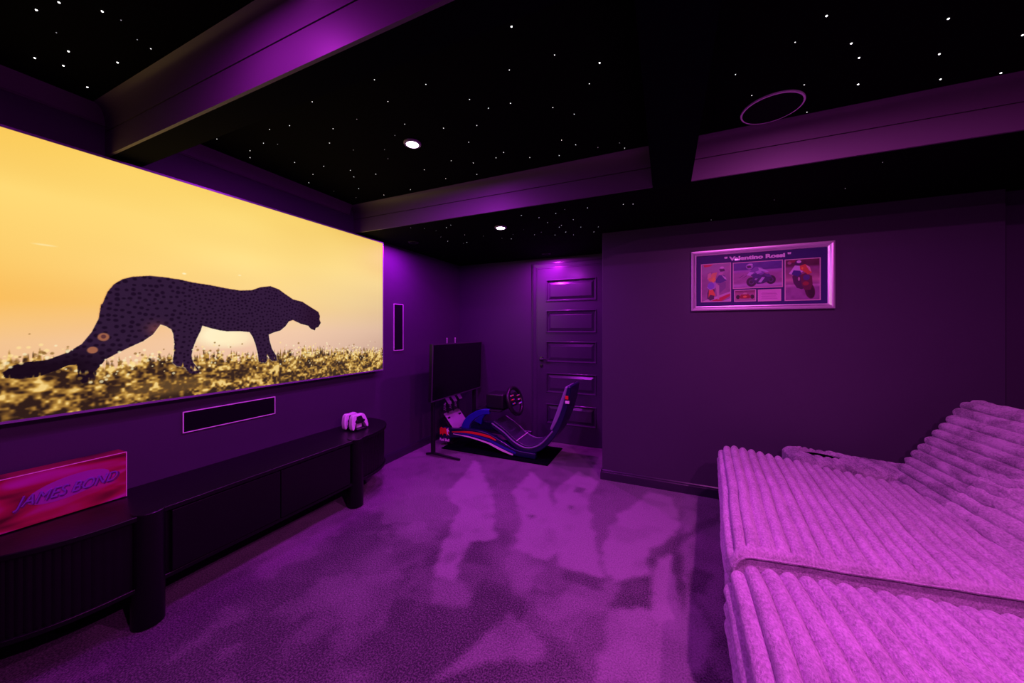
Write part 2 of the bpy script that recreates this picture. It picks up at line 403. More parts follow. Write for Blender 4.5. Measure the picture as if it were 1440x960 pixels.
# slab face with five recessed fields
px0, px1 = -1.262, -.695
PAN = [(1.607, 1.850), (1.250, 1.500), (.915, 1.145), (.566, .786), (.212, .433)]
slab = MB()
def quad_ring(mb, R0, y0, R1, y1):
    (a, b, c, d), (e, f, g, h) = R0, R1
    A = [(a, y0, c), (b, y0, c), (b, y0, d), (a, y0, d), (e, y1, g), (f, y1, g), (f, y1, h), (e, y1, h)]
    mb.add(A, [(0, 1, 5, 4), (1, 2, 6, 5), (2, 3, 7, 6), (3, 0, 4, 7)])
ysf = yd - .022
slab.box(DX0 + .003, px0, ysf, yd, dz0, DZ - .003); slab.box(px1, DX1 - .003, ysf, yd, dz0, DZ - .003)
edges = [DZ - .003] + [v for (b, t) in PAN for v in (t, b)] + [dz0]
for i in range(0, len(edges), 2): slab.box(px0, px1, ysf, yd, edges[i + 1], edges[i])
so = obj('door_slab', slab, M['door'], df, smooth=False)
for b, t in PAN:
    pn = MB()
    R = lambda k: (px0 + k, px1 - k, b + k, t - k)
    quad_ring(pn, R(0), ysf - .006, R(.006), ysf - .006)
    quad_ring(pn, R(-.004), ysf, R(0), ysf - .006)
    quad_ring(pn, R(.006), ysf - .006, R(.018), ysf + .016)
    quad_ring(pn, R(.018), ysf + .016, R(.024), ysf + .016)
    quad_ring(pn, R(.024), ysf + .016, R(.052), ysf + .003)
    a, bb, c, d = R(.052); pn.add([(a, ysf + .003, c), (bb, ysf + .003, c), (bb, ysf + .003, d), (a, ysf + .003, d)], [(0, 1, 2, 3)])
    obj('door_panel', pn, M['door'], so, smooth=False, fixn=False)
hd = MB().lathe([(.026, 0), (.026, -.008), (.010, -.010), (.010, -.045)], (-1.318, ysf, .945), 24, 'y')
hd.tube([(-1.318, ysf - .045, .945), (-1.29, ysf - .048, .946), (-1.215, ysf - .046, .944)], [.010, .009, .007], 10)
obj('door_handle', hd, M['chrome'], df)
obj('keyhole_plate', MB().lathe([(.020, 0), (.020, -.005), (.012, -.006)], (-1.318, ysf, .865), 20, 'y'), M['chrome'], df)

# ------------------------------------------------------------------ screen with the cheetah
TX, TY0, TY1, TZ0, TZ1 = -2.394, .385, 2.450, .918, 2.079
tv = thing('television', 'huge wall mounted screen showing a cheetah at sunset', 'television', (TX, (TY0 + TY1) / 2, TZ0))
body = MB().box(XL + .001, TX - .012, TY0 + .10, TY1 - .10, TZ0 + .08, TZ1 - .08)
obj('mount_box', body, M['black'], tv, smooth=False)
obj('back_cover', MB().box(TX - .030, TX - .004, TY0, TY1, TZ0, TZ1), M['black'], tv, smooth=False, bevel=.003)
bz = MB()
e = .010
bz.box(TX - .004, TX + .004, TY0 - .006, TY1 + .006, TZ0 - e, TZ0); bz.box(TX - .004, TX + .004, TY0 - .006, TY1 + .006, TZ1, TZ1 + e)
bz.box(TX - .004, TX + .004, TY0 - .006, TY0, TZ0, TZ1); bz.box(TX - .004, TX + .004, TY1, TY1 + .006, TZ0, TZ1)
M['bezel'] = mat('satin_black_bezel', (.30, .26, .38), .35, metal=.3)
obj('bezel', bz, M['bezel'], tv, smooth=False)
CH = [(0.155, 0.4169), (0.1627, 0.466), (0.1729, 0.4987), (0.1864, 0.522), (0.2034, 0.5366), (0.2329, 0.5478), (0.2576, 0.5487), (0.2906, 0.5452), (0.3191, 0.5375), (0.3564, 0.5332), (0.3966, 0.5245), (0.4315, 0.5202), (0.4634, 0.528), (0.4877, 0.5487), (0.5177, 0.5607), (0.5443, 0.5478), (0.5661, 0.5228), (0.5918, 0.4961), (0.6247, 0.4858), (0.6562, 0.4556), (0.6857, 0.4281), (0.692, 0.4014), (0.6901, 0.379), (0.6954, 0.3575), (0.6857, 0.3299), (0.6755, 0.3247), (0.6722, 0.3084), (0.6562, 0.3187), (0.6465, 0.3376), (0.6184, 0.3497), (0.5918, 0.3712), (0.5777, 0.3635), (0.5661, 0.3333), (0.5496, 0.3084), (0.5283, 0.2972), (0.5128, 0.2851), (0.5153, 0.2515), (0.523, 0.2033), (0.5361, 0.1628), (0.539, 0.1335), (0.5259, 0.1318), (0.5177, 0.1421), (0.5075, 0.1757), (0.5075, 0.1378), (0.5027, 0.1275), (0.4828, 0.1326), (0.4804, 0.1792), (0.4731, 0.2351), (0.4659, 0.2722), (0.4567, 0.2997), (0.4315, 0.3049), (0.3966, 0.3049), (0.3801, 0.3092), (0.3564, 0.3213), (0.339, 0.3325), (0.3356, 0.3092), (0.3264, 0.2687), (0.3191, 0.2291), (0.3153, 0.1895), (0.3191, 0.1568), (0.3298, 0.1275), (0.3337, 0.1059), (0.3191, 0.1008), (0.3099, 0.1111), (0.3012, 0.1361), (0.2838, 0.1456), (0.2755, 0.1637), (0.2789, 0.2016), (0.2799, 0.2481), (0.2775, 0.2937), (0.2741, 0.3135), (0.2639, 0.3282), (0.2528, 0.3359), (0.2479, 0.3204), (0.2387, 0.2911), (0.2208, 0.2627), (0.1976, 0.2386), (0.1758, 0.2136), (0.1598, 0.1938), (0.1467, 0.155), (0.1433, 0.1085), (0.1245, 0.1068), (0.1196, 0.1344), (0.1177, 0.18), (0.1056, 0.1783), (0.0877, 0.1602), (0.0663, 0.143), (0.046, 0.1404), (0.0286, 0.1481), (0.0257, 0.1662), (0.0383, 0.1895), (0.0542, 0.199), (0.0789, 0.2024), (0.1056, 0.2274), (0.1245, 0.2575), (0.139, 0.304), (0.1492, 0.3575), (0.1525, 0.4126)]
def screen_canvas():
    cv = Canvas(860, 470)
    U, V = cv.U, cv.V
    def lerp3(t, stops):
        out = np.zeros(t.shape + (3,)); xs = [s_[0] for s_ in stops]
        for k in range(3): out[..., k] = np.interp(t, xs, [s_[1][k] / 255 for s_ in stops])
        return out
    L = lerp3(V, [(.15, (238, 190, 150)), (.27, (244, 195, 140)), (.42, (251, 192, 92)), (.6, (252, 204, 104)), (.8, (254, 214, 112)), (1, (252, 205, 92))])
    R_ = lerp3(V, [(.15, (205, 170, 150)), (.3, (222, 186, 160)), (.5, (234, 203, 150)), (.75, (248, 214, 132)), (1, (240, 198, 104))])
    Mid = lerp3(V, [(.15, (235, 190, 165)), (.3, (244, 200, 165)), (.45, (252, 214, 140)), (.7, (255, 222, 132)), (1, (250, 212, 108))])
    wl = np.clip(1 - U / .45, 0, 1)[..., None]; wr = np.clip((U - .5) / .5, 0, 1)[..., None]
    cv.a = L * wl + R_ * wr + Mid * (1 - wl - wr)
    cl = fnoise(cv.h, cv.w, 9, 21, .6) - .5; cv.a += (cl * .05)[..., None] * np.array([.4, .8, .8])
    cv.ell(.075, .62, .014, .003, (1, .93, .7), .6, .8); cv.ell(.30, .575, .004, .004, (1, .97, .8), .8, .8); cv.ell(.43, .60, .004, .003, (1, .97, .8), .6, .8)
    # glow under the belly
    cv.ell(.38, .285, .055, .055, (1, .95, .78), .95, .8); cv.ell(.42, .27, .05, .045, (1, .93, .75), .7, .8)
    # grass
    top = np.interp(U, [0, .06, .11, .15, .21, .34, .52, .70, .95, 1], [.215, .215, .215, .17, .19, .185, .17, .175, .15, .15])
    jag = (fnoise(cv.h, cv.w, 3, 31, 60)[0] - .5)[None] * .035 + (fnoise(cv.h, cv.w, 3, 32, 120)[0] - .5)[None] * .05
    g = np.clip((top + jag - V) / .02 + .5, 0, 1)
    n1 = fnoise(cv.h, cv.w, 26, 41, 1.6); n2 = fnoise(cv.h, cv.w, 60, 42, 1.7); n3 = fnoise(cv.h, cv.w, 120, 43, 1.6)
    n = n1 * .30 + n2 * .38 + n3 * .32; n = (n + np.roll(n, 1, 0) + np.roll(n, 1, 1)) / 3
    depth = np.clip((top - V) / .2, 0, 1)
    t = np.clip((n - .5) * 2.6 + .60 - depth * .34 + (U - .5) * .10, 0, 1)
    gc = lerp3(t, [(0, (44, 28, 16)), (.3, (98, 66, 28)), (.55, (158, 114, 46)), (.8, (206, 160, 74)), (1, (244, 208, 128))])
    gm = np.clip((U - .1) * 1.4, 0, 1)[..., None]; gc = gc * (1 - gm * .12) + gm * .12 * np.array([.65, .62, .35])
    cv.a = cv.a * (1 - g[..., None]) + gc * g[..., None]
    # soil patch in front of the hind paw
    cv.ell(.27, .055, .09, .035, (.50, .37, .18), .55, .7)
    fur = cv.mask(CH)
    rim = fur.copy()
    for _ in range(3): rim = (rim + np.roll(rim, 1, 0) + np.roll(rim, -1, 0) + np.roll(rim, 1, 1) + np.roll(rim, -1, 1)) / 5
    back = (V < .36)
    cv.blend(np.clip(rim * 2.2, 0, 1) * back * (U > .2) * .6 * (V > .12), (1, .93, .75))
    cv.blend(np.clip(rim * 1.6, 0, 1) * (V >= .36) * .35, (.75, .35, .18))
    body = np.array([.175, .105, .20]); cv.blend(fur, body)
    rs = np.random.RandomState(5)
    spots = np.zeros_like(U)
    ys_, xs_ = np.where(fur > .9)
    taken = []
    for k in rs.permutation(len(xs_))[:60000]:
        u, v = xs_[k] / cv.w, ys_[k] / cv.h
        if v < .10: continue
        r0 = .0072 if u < .3 else .0054
        if any(abs(u - a_) < r0 * 1.45 and abs((v - b_)) < r0 * 2.5 for a_, b_ in taken): continue
        taken.append((u, v))
        rx = r0 * rs.uniform(.48, .66); ry = rx * 1.78 * rs.uniform(.7, 1.05)
        x0, x1 = int((u - .012) * cv.w), int((u + .012) * cv.w) + 1; y0, y1 = int((v - .02) * cv.h), int((v + .02) * cv.h) + 1
        x0 = max(0, x0); y0 = max(0, y0)
        d = np.sqrt(((U[y0:y1, x0:x1] - u) / rx) ** 2 + ((V[y0:y1, x0:x1] - v) / ry) ** 2)
        spots[y0:y1, x0:x1] = np.maximum(spots[y0:y1, x0:x1], np.clip((1.15 - d) * 2.5, 0, 1))
    cv.blend(spots * fur * .85, (.075, .035, .095))
    cv.blend(fur * np.clip((.20 - U) / .08, 0, 1) * np.clip((.26 - V) / .08, 0, 1) * .9, (.06, .03, .05))
    cv.blend(fur * np.clip((U - .60) / .06, 0, 1) * .5, (.11, .05, .09))
    cv.ell(.243, .32, .022, .03, (.55, .28, .25), .0)
    cv.blend(fur * np.exp(-(((U - .245) / .018) ** 2 + ((V - .315) / .03) ** 2)) * .55, (.55, .30, .28))
    cv.ell(.1564, .2834, .009, .016, (.62, .38, .27), 1, .3); cv.ell(.14, .2326, .008, .013, (.62, .38, .27), 1, .3)
    cv.ell(.1564, .285, .004, .008, (.3, .15, .18), .8, .4)
    # grass in front of the paws, seed heads and thin stems
    fr_ = np.clip(((.135 + jag * .8) - V) / .015 + .5, 0, 1) * np.clip((n - .42) * 8, 0, 1)
    cv.a = cv.a * (1 - fr_[..., None]) + gc * fr_[..., None]
    for k in range(620):
        u = rs.rand(); tp = np.interp(u, U[0], top[0]); v = tp + rs.normal(0, .028) - .01
        r = rs.uniform(.0012, .0036); c = rs.choice(3); col = [(1, .88, .6), (.98, .93, .75), (.55, .40, .18)][c]
        inside = fur[min(cv.h - 1, max(0, int(v * cv.h))), min(cv.w - 1, int(u * cv.w))] > .5
        if v < 0 or (inside and v > .13): continue
        x0, x1 = max(0, int((u - .006) * cv.w)), int((u + .006) * cv.w) + 2; y0, y1 = max(0, int((v - .012) * cv.h)), int((v + .012) * cv.h) + 2
        d = np.sqrt(((U[y0:y1, x0:x1] - u) / r) ** 2 + ((V[y0:y1, x0:x1] - v) / (r * 1.78)) ** 2); m = (np.clip((1.2 - d) * 2, 0, 1) * .75)[..., None]
        cv.a[y0:y1, x0:x1] = cv.a[y0:y1, x0:x1] * (1 - m) + np.array(col) * m
    cv.a = np.clip(cv.a, 0, 1)
    return cv
M['screen'] = attr_mat('screen_picture', True, strength=1.0)
canvas_obj('display_panel', screen_canvas(), (TX, TY0, TZ0), (0, TY1 - TY0, 0), (0, 0, TZ1 - TZ0), M['screen'], tv, 'cheetah walking through backlit grass under an orange sky')

# ------------------------------------------------------------------ wall speakers
def wall_speaker(name, y0, y1, z0, z1, label):
    t = thing(name, label, 'speaker', (XL, (y0 + y1) / 2, z0)); w = .0045
    rm = MB()
    for a in ((y0, y1, z0, z0 + w), (y0, y1, z1 - w, z1), (y0, y0 + w, z0 + w, z1 - w), (y1 - w, y1, z0 + w, z1 - w)):
        rm.box(XL + .0005, XL + .009, *a)
    obj('rim', rm, M['rim'], t, smooth=False)
    obj('grille', MB().box(XL + .0005, XL + .006, y0 + w, y1 - w, z0 + w, z1 - w), M['grille'], t, smooth=False)
    return t
wall_speaker('wall_speaker', 1.02, 1.518, .707, .825, 'long low black wall speaker with a thin white rim under the big screen')
wall_speaker('wall_speaker', 2.651, 2.785, 1.075, 1.538, 'tall narrow black wall speaker with a thin white rim right of the screen')

# ceiling speaker: round, thin pale rim
cs = thing('ceiling_speaker', 'round black ceiling speaker with thin white rim near the painted beam', 'speaker', (.455, 2.0, ZH - .006))
rg = MB(); R0, R1 = .116, .124
rg.lathe([(R0, 0), (R0, -.007), (R1 - .001, -.007), (R1, -.005), (R1, 0)], (.455, 2.0, ZH - .0005), 72)
obj('rim', rg, M['rim'], cs); obj('grille', MB().lathe([(R0 - .0005, 0), (R0 - .0005, -.008), (.06, -.0095), (.002, -.010)], (.455, 2.0, ZH - .001), 64), M['grille'], cs)

# ------------------------------------------------------------------ downlights
for (x, y, z, P_, col, glow, lab) in LAMPS:
    d = thing('downlight', lab, 'ceiling light', (x, y, z - .012), 'recessed downlights')
    t = MB().lathe([(.034, -.0005), (.034, -.010), (.044, -.010), (.048, -.006), (.048, -.0005)], (x, y, z), 40)
    vis = z < 3
    obj('trim_ring', t, M['white'] if False else mat('lamp_ring', (.35, .3, .4) if glow > 1 else (.004, .004, .005), .4 if glow > 1 else .8), d)
    em = mat('lamp_lens', (.8, .8, .8), .4, emit=(1.0, .80, 1.0), estr=glow) if glow > 1 else mat('lamp_baffle', (.004, .004, .005), .8, spec=.05)
    em.cycles.emission_sampling = 'NONE'
    obj('lens', MB().lathe([(.0335, -.002), (.0335, -.011), (.02, -.0135), (.001, -.0145)], (x, y, z), 32), em, d)
    ld = bpy.data.lights.new('lamp', 'AREA'); ld.shape = 'DISK'; ld.size = .06; ld.energy = P_; ld.color = col
    lo = bpy.data.objects.new('lamp', ld); C.objects.link(lo); lo.parent = d; lo.location = (0, 0, -.006)

# ------------------------------------------------------------------ star lights
star_m = [mat('star_dim', (1, 1, 1), .5, emit=(.9, .9, 1), estr=.35), mat('star_bright', (1, 1, 1), .5, emit=(1, 1, 1), estr=1.6), mat('star_big', (1, 1, 1), .5, emit=(1, 1, 1), estr=4)]
for m_ in star_m: m_.cycles.emission_sampling = 'NONE'
def star_mesh(r, m_):
    prof = [(r, 0), (r * .9, -r * .4), (r * .6, -r * .75), (r * .1, -r)]
    mb = MB().lathe(prof, (0, 0, 0), 10); me = bpy.data.meshes.new('star_light'); me.from_pydata(mb.v, [], mb.f)
    me.materials.append(m_); return me
SM = [star_mesh(.0016, star_m[0]), star_mesh(.0019, star_m[1]), star_mesh(.0030, star_m[2])]
STARS = {
 'mid': (ZH, 'tiny white star light in the black ceiling between the two painted beams', 'stars in the middle ceiling bay', [(-2.26, 1.09, 1), (-2.23, 1.24, 1), (-2.32, 1.29, 1), (-1.9, 1.15, 1), (-2.07, 1.22, 1), (-2.01, 1.26, 0), (-1.77, 1.17, 1), (-2.13, 1.44, 1), (-1.49, 1.09, 1), (-1.59, 1.28, 1), (-1.73, 1.37, 1), (-2.01, 1.55, 1), (-2.18, 1.6, 1), (-2.33, 1.68, 1), (-2.3, 1.86, 0), (-1.9, 1.66, 1), (-1.96, 1.74, 1), (-2.09, 1.9, 1), (-2.25, 2.02, 0), (-1.79, 1.77, 1), (-2.01, 2.07, 1), (-1.12, 1.1, 1), (-1.17, 1.23, 1), (-1.34, 1.46, 0), (-1.56, 1.64, 0), (-1.67, 1.48, 0), (-1.41, 1.27, 0), (-1.5, 1.55, 0), (-0.94, 1.21, 1), (-1.22, 1.4, 1), (-1.06, 1.51, 1), (-0.82, 1.37, 1), (-0.77, 1.46, 1), (-0.66, 1.47, 1), (-0.58, 1.28, 1), (-0.49, 1.58, 1), (-0.89, 1.56, 1), (-1.01, 1.68, 1), (-0.88, 1.86, 1), (-0.95, 1.9, 1), (-0.76, 1.98, 1), (-1.11, 1.9, 1), (-1.22, 1.82, 1), (-1.17, 2.05, 1), (-1.4, 2.02, 1), (-1.45, 1.85, 1), (-1.75, 2.07, 1), (-0.49, 1.1, 2), (-0.39, 1.28, 1), (-0.24, 1.39, 2), (-0.3, 1.49, 1), (-0.41, 1.67, 1), (-0.53, 1.87, 1), (-0.47, 1.95, 1), (-0.36, 2.03, 0), (-0.24, 2.03, 0), (-0.22, 2.1, 1), (-0.59, 2.03, 1)]),
 'low': (ZL, 'tiny white star light in the lowered black ceiling by the door', 'stars in the lowered ceiling', [(-1.56, 2.32, 1), (-1.63, 2.36, 1), (-1.87, 2.73, 1), (-1.61, 2.61, 1), (-1.78, 2.86, 0), (-1.73, 2.84, 1), (-1.76, 2.4, 0), (-1.84, 2.58, 0), (-1.81, 2.31, 0), (-1.9, 2.25, 0), (-1.48, 2.71, 0), (-1.36, 2.84, 0), (-1.29, 2.89, 1), (-0.96, 2.33, 1), (-0.86, 2.43, 1), (-0.72, 2.39, 1), (-0.84, 2.57, 1), (-0.76, 2.68, 1), (-0.79, 2.72, 1), (-0.78, 2.88, 1), (-0.89, 2.93, 1), (-0.64, 2.58, 1), (-0.63, 2.79, 1), (-0.74, 2.99, 1), (-0.49, 2.37, 1), (-0.5, 2.84, 1), (-0.56, 2.97, 1), (-0.26, 2.4, 1), (-0.2, 2.42, 1), (-0.64, 2.34, 0), (-0.97, 2.8, 0), (-1.05, 2.85, 1), (-1.08, 2.67, 0), (-1.22, 2.77, 0)]),
 'lowr': (ZL, 'faint star light in the lowered black ceiling in front of the framed pictures', 'faint stars above the picture wall', [(0.98, 2.32, 0), (0.63, 2.71, 0), (0.96, 2.66, 0), (0.31, 3.01, 0)]),
 'near': (ZH, 'white star light in the nearest black ceiling bay above the screen left end', 'stars in the bay left of the near beam', [(-1.78, 0.43, 2), (-1.89, 0.41, 2), (-1.7, 0.5, 2), (-2.06, 0.52, 2), (-2.23, 0.48, 2), (-2.19, 0.54, 2), (-1.97, 0.62, 2), (-1.76, 0.64, 1), (-2.29, 0.63, 2), (-1.97, 0.47, 0), (-1.69, 0.54, 0), (-1.75, 0.6, 0), (-2.06, 0.7, 0)]),
 'right': (ZH, 'white star light in the black ceiling around the round ceiling speaker', 'stars in the right ceiling bay', [(0.49, 1.49, 2), (0.43, 1.58, 1), (0.62, 1.67, 2), (0.68, 1.77, 2), (0.75, 1.96, 2), (0.54, 1.87, 1), (0.62, 2.11, 1), (0.26, 1.68, 1), (0.35, 1.86, 1), (0.87, 1.67, 2), (0.95, 1.87, 2), (1.05, 2.06, 2), (1.25, 2.11, 2), (1.16, 1.87, 2)])}
def star_label(key, lab, x, y, b):
    kind = ('faint pinprick', 'small white', 'large bright white')[b]
    if key == 'mid': where = 'middle bay, ' + ('screen side' if x < -1.85 else 'downlight side' if x < -1.0 else 'long beam side') + (', toward door' if y > 1.72 else ', by near beam' if y < 1.3 else ', centre row')
    elif key == 'low': where = 'lowered ceiling, ' + ('left of downlight' if x < -1.22 else 'right of downlight' if x < -.66 else 'by wall corner') + (', beam edge' if y < 2.6 else ', door side')
    elif key == 'lowr': where = 'lowered ceiling before framed pictures'
    elif key == 'near': where = 'nearest bay, ' + ('close to screen wall' if x < -2.0 else 'off screen wall') + (', beam side' if y > .51 else ', camera side')
    else: where = 'right bay, ' + ('left of round speaker' if x < .36 else 'right of round speaker' if x > .6 else 'beside round speaker') + (', by beam' if y > 1.8 else ', off beam')
    return kind + ' star light in the ' + where
for key, (z, lab, grp, L) in STARS.items():
    for (x, y, b) in L:
        if z == ZH and abs(y - YS) < .06: y = YS - .068
        o = bpy.data.objects.new('star_light', SM[b]); C.objects.link(o); o.location = (x, y, z); tag(o, star_label(key, lab, x, y, b), 'star light', grp)

# ------------------------------------------------------------------ media console
ZT, ZB_ = .490, .165
con = thing('media_console', 'long low black wooden media console with rounded fluted ends under the screen', 'media console', (-2.24, 1.30, 0))
def outline(off=0.0, flute=0.0):
    pts = []; yc0, yc1 = .74, 1.86; xw = XL + .006; xf = -2.055; ry = .48
    nE = 120
    for k in range(nE + 1):
        a = k / nE * PI / 2          # near end: from the wall round to the front
        c, s_ = math.cos(a), math.sin(a); x = xw + (xf - xw) * s_ ** .8 + off * s_; y = yc0 - (ry + off) * c ** .8
        f = flute * (abs(math.sin(k * PI / 4)) - .5) if flute else 0
        pts.append((x + f * s_, y - f * c))
    for k in range(nE + 1):
        a = (1 - k / nE) * PI / 2
        c, s_ = math.cos(a), math.sin(a); x = xw + (xf - xw) * s_ ** .8 + off * s_; y = yc1 + (ry + off) * c ** .8
        f = flute * (abs(math.sin(k * PI / 4)) - .5) if flute else 0
        pts.append((x + f * s_, y + f * c))
    return pts
Zf = lambda p, t: (p[0], p[1], t)
obj('top_panel', MB().prism(outline(.012), Zf, ZT - .022, ZT), M['oak'], con, bevel=.003)
obj('body', MB().prism(outline(-.006, .0035), Zf, ZB_ + .02, ZT - .022), M['oak'], con)
obj('bottom_panel', MB().prism(outline(.006), Zf, ZB_, ZB_ + .02), M['oak'], con, bevel=.003)
for (y0, y1) in ((.815, 1.298), (1.302, 1.785)):
    dr = MB().box(-2.062, -2.044, y0, y1, ZB_ + .024, ZT - .026); o = obj('door', dr, M['oak'], con, smooth=False, bevel=.003)
for y in (.745, 1.855):
    c_ = MB().lathe([(.050, 0), (.054, .004), (.054, ZT + .001), (.051, ZT + .004)], (-2.085 + .012, y, 0), 40); obj('leg', c_, M['oak'], con)
for y in (.60, 2.0):
    obj('leg', MB().lathe([(.04, 0), (.04, ZB_)], (-2.36, y, 0), 24), M['oak'], con)

# red box
bx = thing('gift_box', 'long red box with raised purple JAMES BOND lettering on the console', 'box', (-2.385, .52, ZT + .004))
def red_mat():
    m = bpy.data.materials.new('red_printed_card'); m.use_nodes = True; nt = m.node_tree; b = nt.nodes['Principled BSDF']
    tc = nt.nodes.new('ShaderNodeTexCoord'); mp = nt.nodes.new('ShaderNodeMapping'); mp.inputs['Scale'].default_value = (1, 1.6, 5.5); mp.inputs['Rotation'].default_value = (.25, 0, 0)
    w = nt.nodes.new('ShaderNodeTexNoise'); w.inputs['Scale'].default_value = 2.2; w.inputs['Detail'].default_value = 1.5; w.inputs['Distortion'].default_value = .9
    nt.links.new(tc.outputs['Object'], mp.inputs['Vector']); nt.links.new(mp.outputs[0], w.inputs['Vector'])
    r = nt.nodes.new('ShaderNodeValToRGB'); el = r.color_ramp.elements; el[0].position = .36; el[0].color = (.10, .0, .012, 1); el[1].position = .66; el[1].color = (.62, .04, .45, 1)
    k = el.new(.50); k.color = (.45, .008, .06, 1)
    nt.links.new(w.outputs['Fac'], r.inputs[0]); nt.links.new(r.outputs[0], b.inputs['Base Color']); b.inputs['Roughness'].default_value = .28; b.inputs['Coat Weight'].default_value = .3
    return m
BXF = -2.335
obj('carton', MB().box(BXF - .085, BXF, .26, .765, ZT + .004, ZT + .214), red_mat(), bx, smooth=False, bevel=.002)
edge = mat('pale_edge_print', (.95, .55, .75), .4)
obj('edge_band', MB().box(BXF - .002, BXF + .0008, .26, .765, ZT + .2115, ZT + .2145), edge, bx, smooth=False)
obj('edge_band', MB().box(BXF - .002, BXF + .0008, .7625, .7655, ZT + .004, ZT + .2115), edge, bx, smooth=False)
M['purple_letter'] = mat('purple_foil', (.34, .14, .66), .3, metal=.4)
M['purple_dark'] = mat('dark_purple_print', (.12, .01, .16), .4)
blob = MB().lathe([(.001, 0), (.060, .0), (.060, .0006), (.001, .0008)], (0, 0, 0), 40, 'x')
ov = MB(); ov.add([(BXF + .0004 + v[0], .595 + v[1] * 1.9, ZT + .122 + v[2] * .75 + v[1] * .28) for v in blob.v], blob.f)
M['purple_swirl'] = mat('magenta_purple_print', (.40, .05, .38), .35)
obj('badge', ov, M['purple_swirl'], bx)
Mt = Matrix(((0, 0, 1, BXF + .002), (1, 0, 0, .592), (.035, 1, 0, ZT + .112), (0, 0, 0, 1)))
text_mesh('lettering', 'JAMES BOND', .058, Mt, M['purple_letter'], bx, .0016, 0.0, .45, .285, 'purple slanted raised letters', 1.0)
Mt2 = Matrix(((0, 0, 1, BXF + .0012), (1, 0, 0, .597), (.035, 1, 0, ZT + .106), (0, 0, 0, 1)))
text_mesh('letter_shadow', 'JAMES BOND', .060, Mt2, M['purple_dark'], bx, .0006, 0.0, .45, .290, 'dark outline print behind the letters', 1.0)

# controllers on their charging dock
dk = thing('charging_dock', 'small black and white charging dock at the far end of the console', 'charging dock', (-2.265, 2.03, ZT))
obj('base_plate', MB().box(-2.345, -2.195, 1.985, 2.075, ZT + .001, ZT + .016), M['black'], dk, bevel=.004)
for x in (-2.315, -2.235):
    obj('cradle', MB().box(x - .010, x + .010, 2.005, 2.055, ZT + .0165, ZT + .050), M['white'], dk, bevel=.004)
OUT = [(-.076, .004), (-.080, .020), (-.077, .050), (-.068, .082), (-.058, .102), (-.040, .113), (-.018, .112), (0, .110), (.018, .112), (.040, .113), (.058, .102), (.068, .082), (.077, .050), (.080, .020), (.076, .004), (.067, .000), (.058, .010), (.050, .030), (.040, .046), (.025, .051), (-.025, .051), (-.040, .046), (-.050, .030), (-.058, .010), (-.067, .000)]
def controller(x, label):
    t = thing('game_controller', label, 'game controller', (x, 2.03, ZT + .006))
    lean = lambda p, d: (x + d - (p[1] - .05) * .22, 2.03 + p[0], ZT + .008 + p[1])
    obj('shell', MB().prism(OUT, lean, -.019, .017), M['white'], t, bevel=.011, seg=3)
    cp = [(-.036, .048), (-.046, .062), (-.030, .078), (-.022, .100), (.022, .100), (.030, .078), (.046, .062), (.036, .048), (.022, .045), (-.022, .045)]
    obj('centre_panel', MB().prism(cp, lean, .012, .020), M['black'], t, bevel=.002)
    obj('touchpad', MB().prism([(-.020, .083), (.020, .083), (.025, .108), (-.025, .108)], lean, .014, .0195), M['white'], t, bevel=.002)
    for s_ in (-1, 1):
        q = lean((s_ * .027, .064), .018)
        obj('thumbstick', MB().lathe([(.006, 0), (.005, .010), (.0095, .012), (.0095, .016), (.006, .017)], q, 18, 'x'), M['black'], t)
    return t
controller(-2.315, 'white game controller on the dock, the one nearer the wall')
controller(-2.235, 'white game controller with black centre on the dock, the one nearer the room')

# ------------------------------------------------------------------ framed motorcycle pictures
fx0, fx1, fz0, fz1 = .176, 1.041, 1.425, 1.884
fp = thing('picture_frame', 'silver framed display of motorcycle racing photographs on the right wall', 'picture', ((fx0 + fx1) / 2, YP, fz0))
def ring_frame(x0, x1, z0, z1, prof, ybase):
    mb = MB()
    for i in range(len(prof) - 1):
        (o0, d0), (o1, d1) = prof[i], prof[i + 1]
        A = [(x0 + o0, ybase - d0, z0 + o0), (x1 - o0, ybase - d0, z0 + o0), (x1 - o0, ybase - d0, z1 - o0), (x0 + o0, ybase - d0, z1 - o0)]
        B = [(x0 + o1, ybase - d1, z0 + o1), (x1 - o1, ybase - d1, z0 + o1), (x1 - o1, ybase - d1, z1 - o1), (x0 + o1, ybase - d1, z1 - o1)]
        mb.add(A + B, [(0, 1, 5, 4), (1, 2, 6, 5), (2, 3, 7, 6), (3, 0, 4, 7)])
    return mb
obj('frame_moulding', ring_frame(fx0, fx1, fz0, fz1, [(0, .001), (0, .026), (.003, .030), (.012, .031), (.020, .028), (.030, .018), (.034, .017), (.037, .013), (.037, .004)], YP), M['silver'], fp, smooth=False)
M['navy'] = mat('navy_mount_board', (.018, .012, .13), .55)
obj('mount_board', MB().box(fx0 + .02, fx1 - .02, YP - .008, YP - .002, fz0 + .02, fz1 - .02), M['navy'], fp, smooth=False)
M['cream'] = mat('pale_mount_edge', (.80, .62, .60), .5)
M['photo'] = attr_mat('photo_print', False, .45)
M['navy_line'] = M['navy']

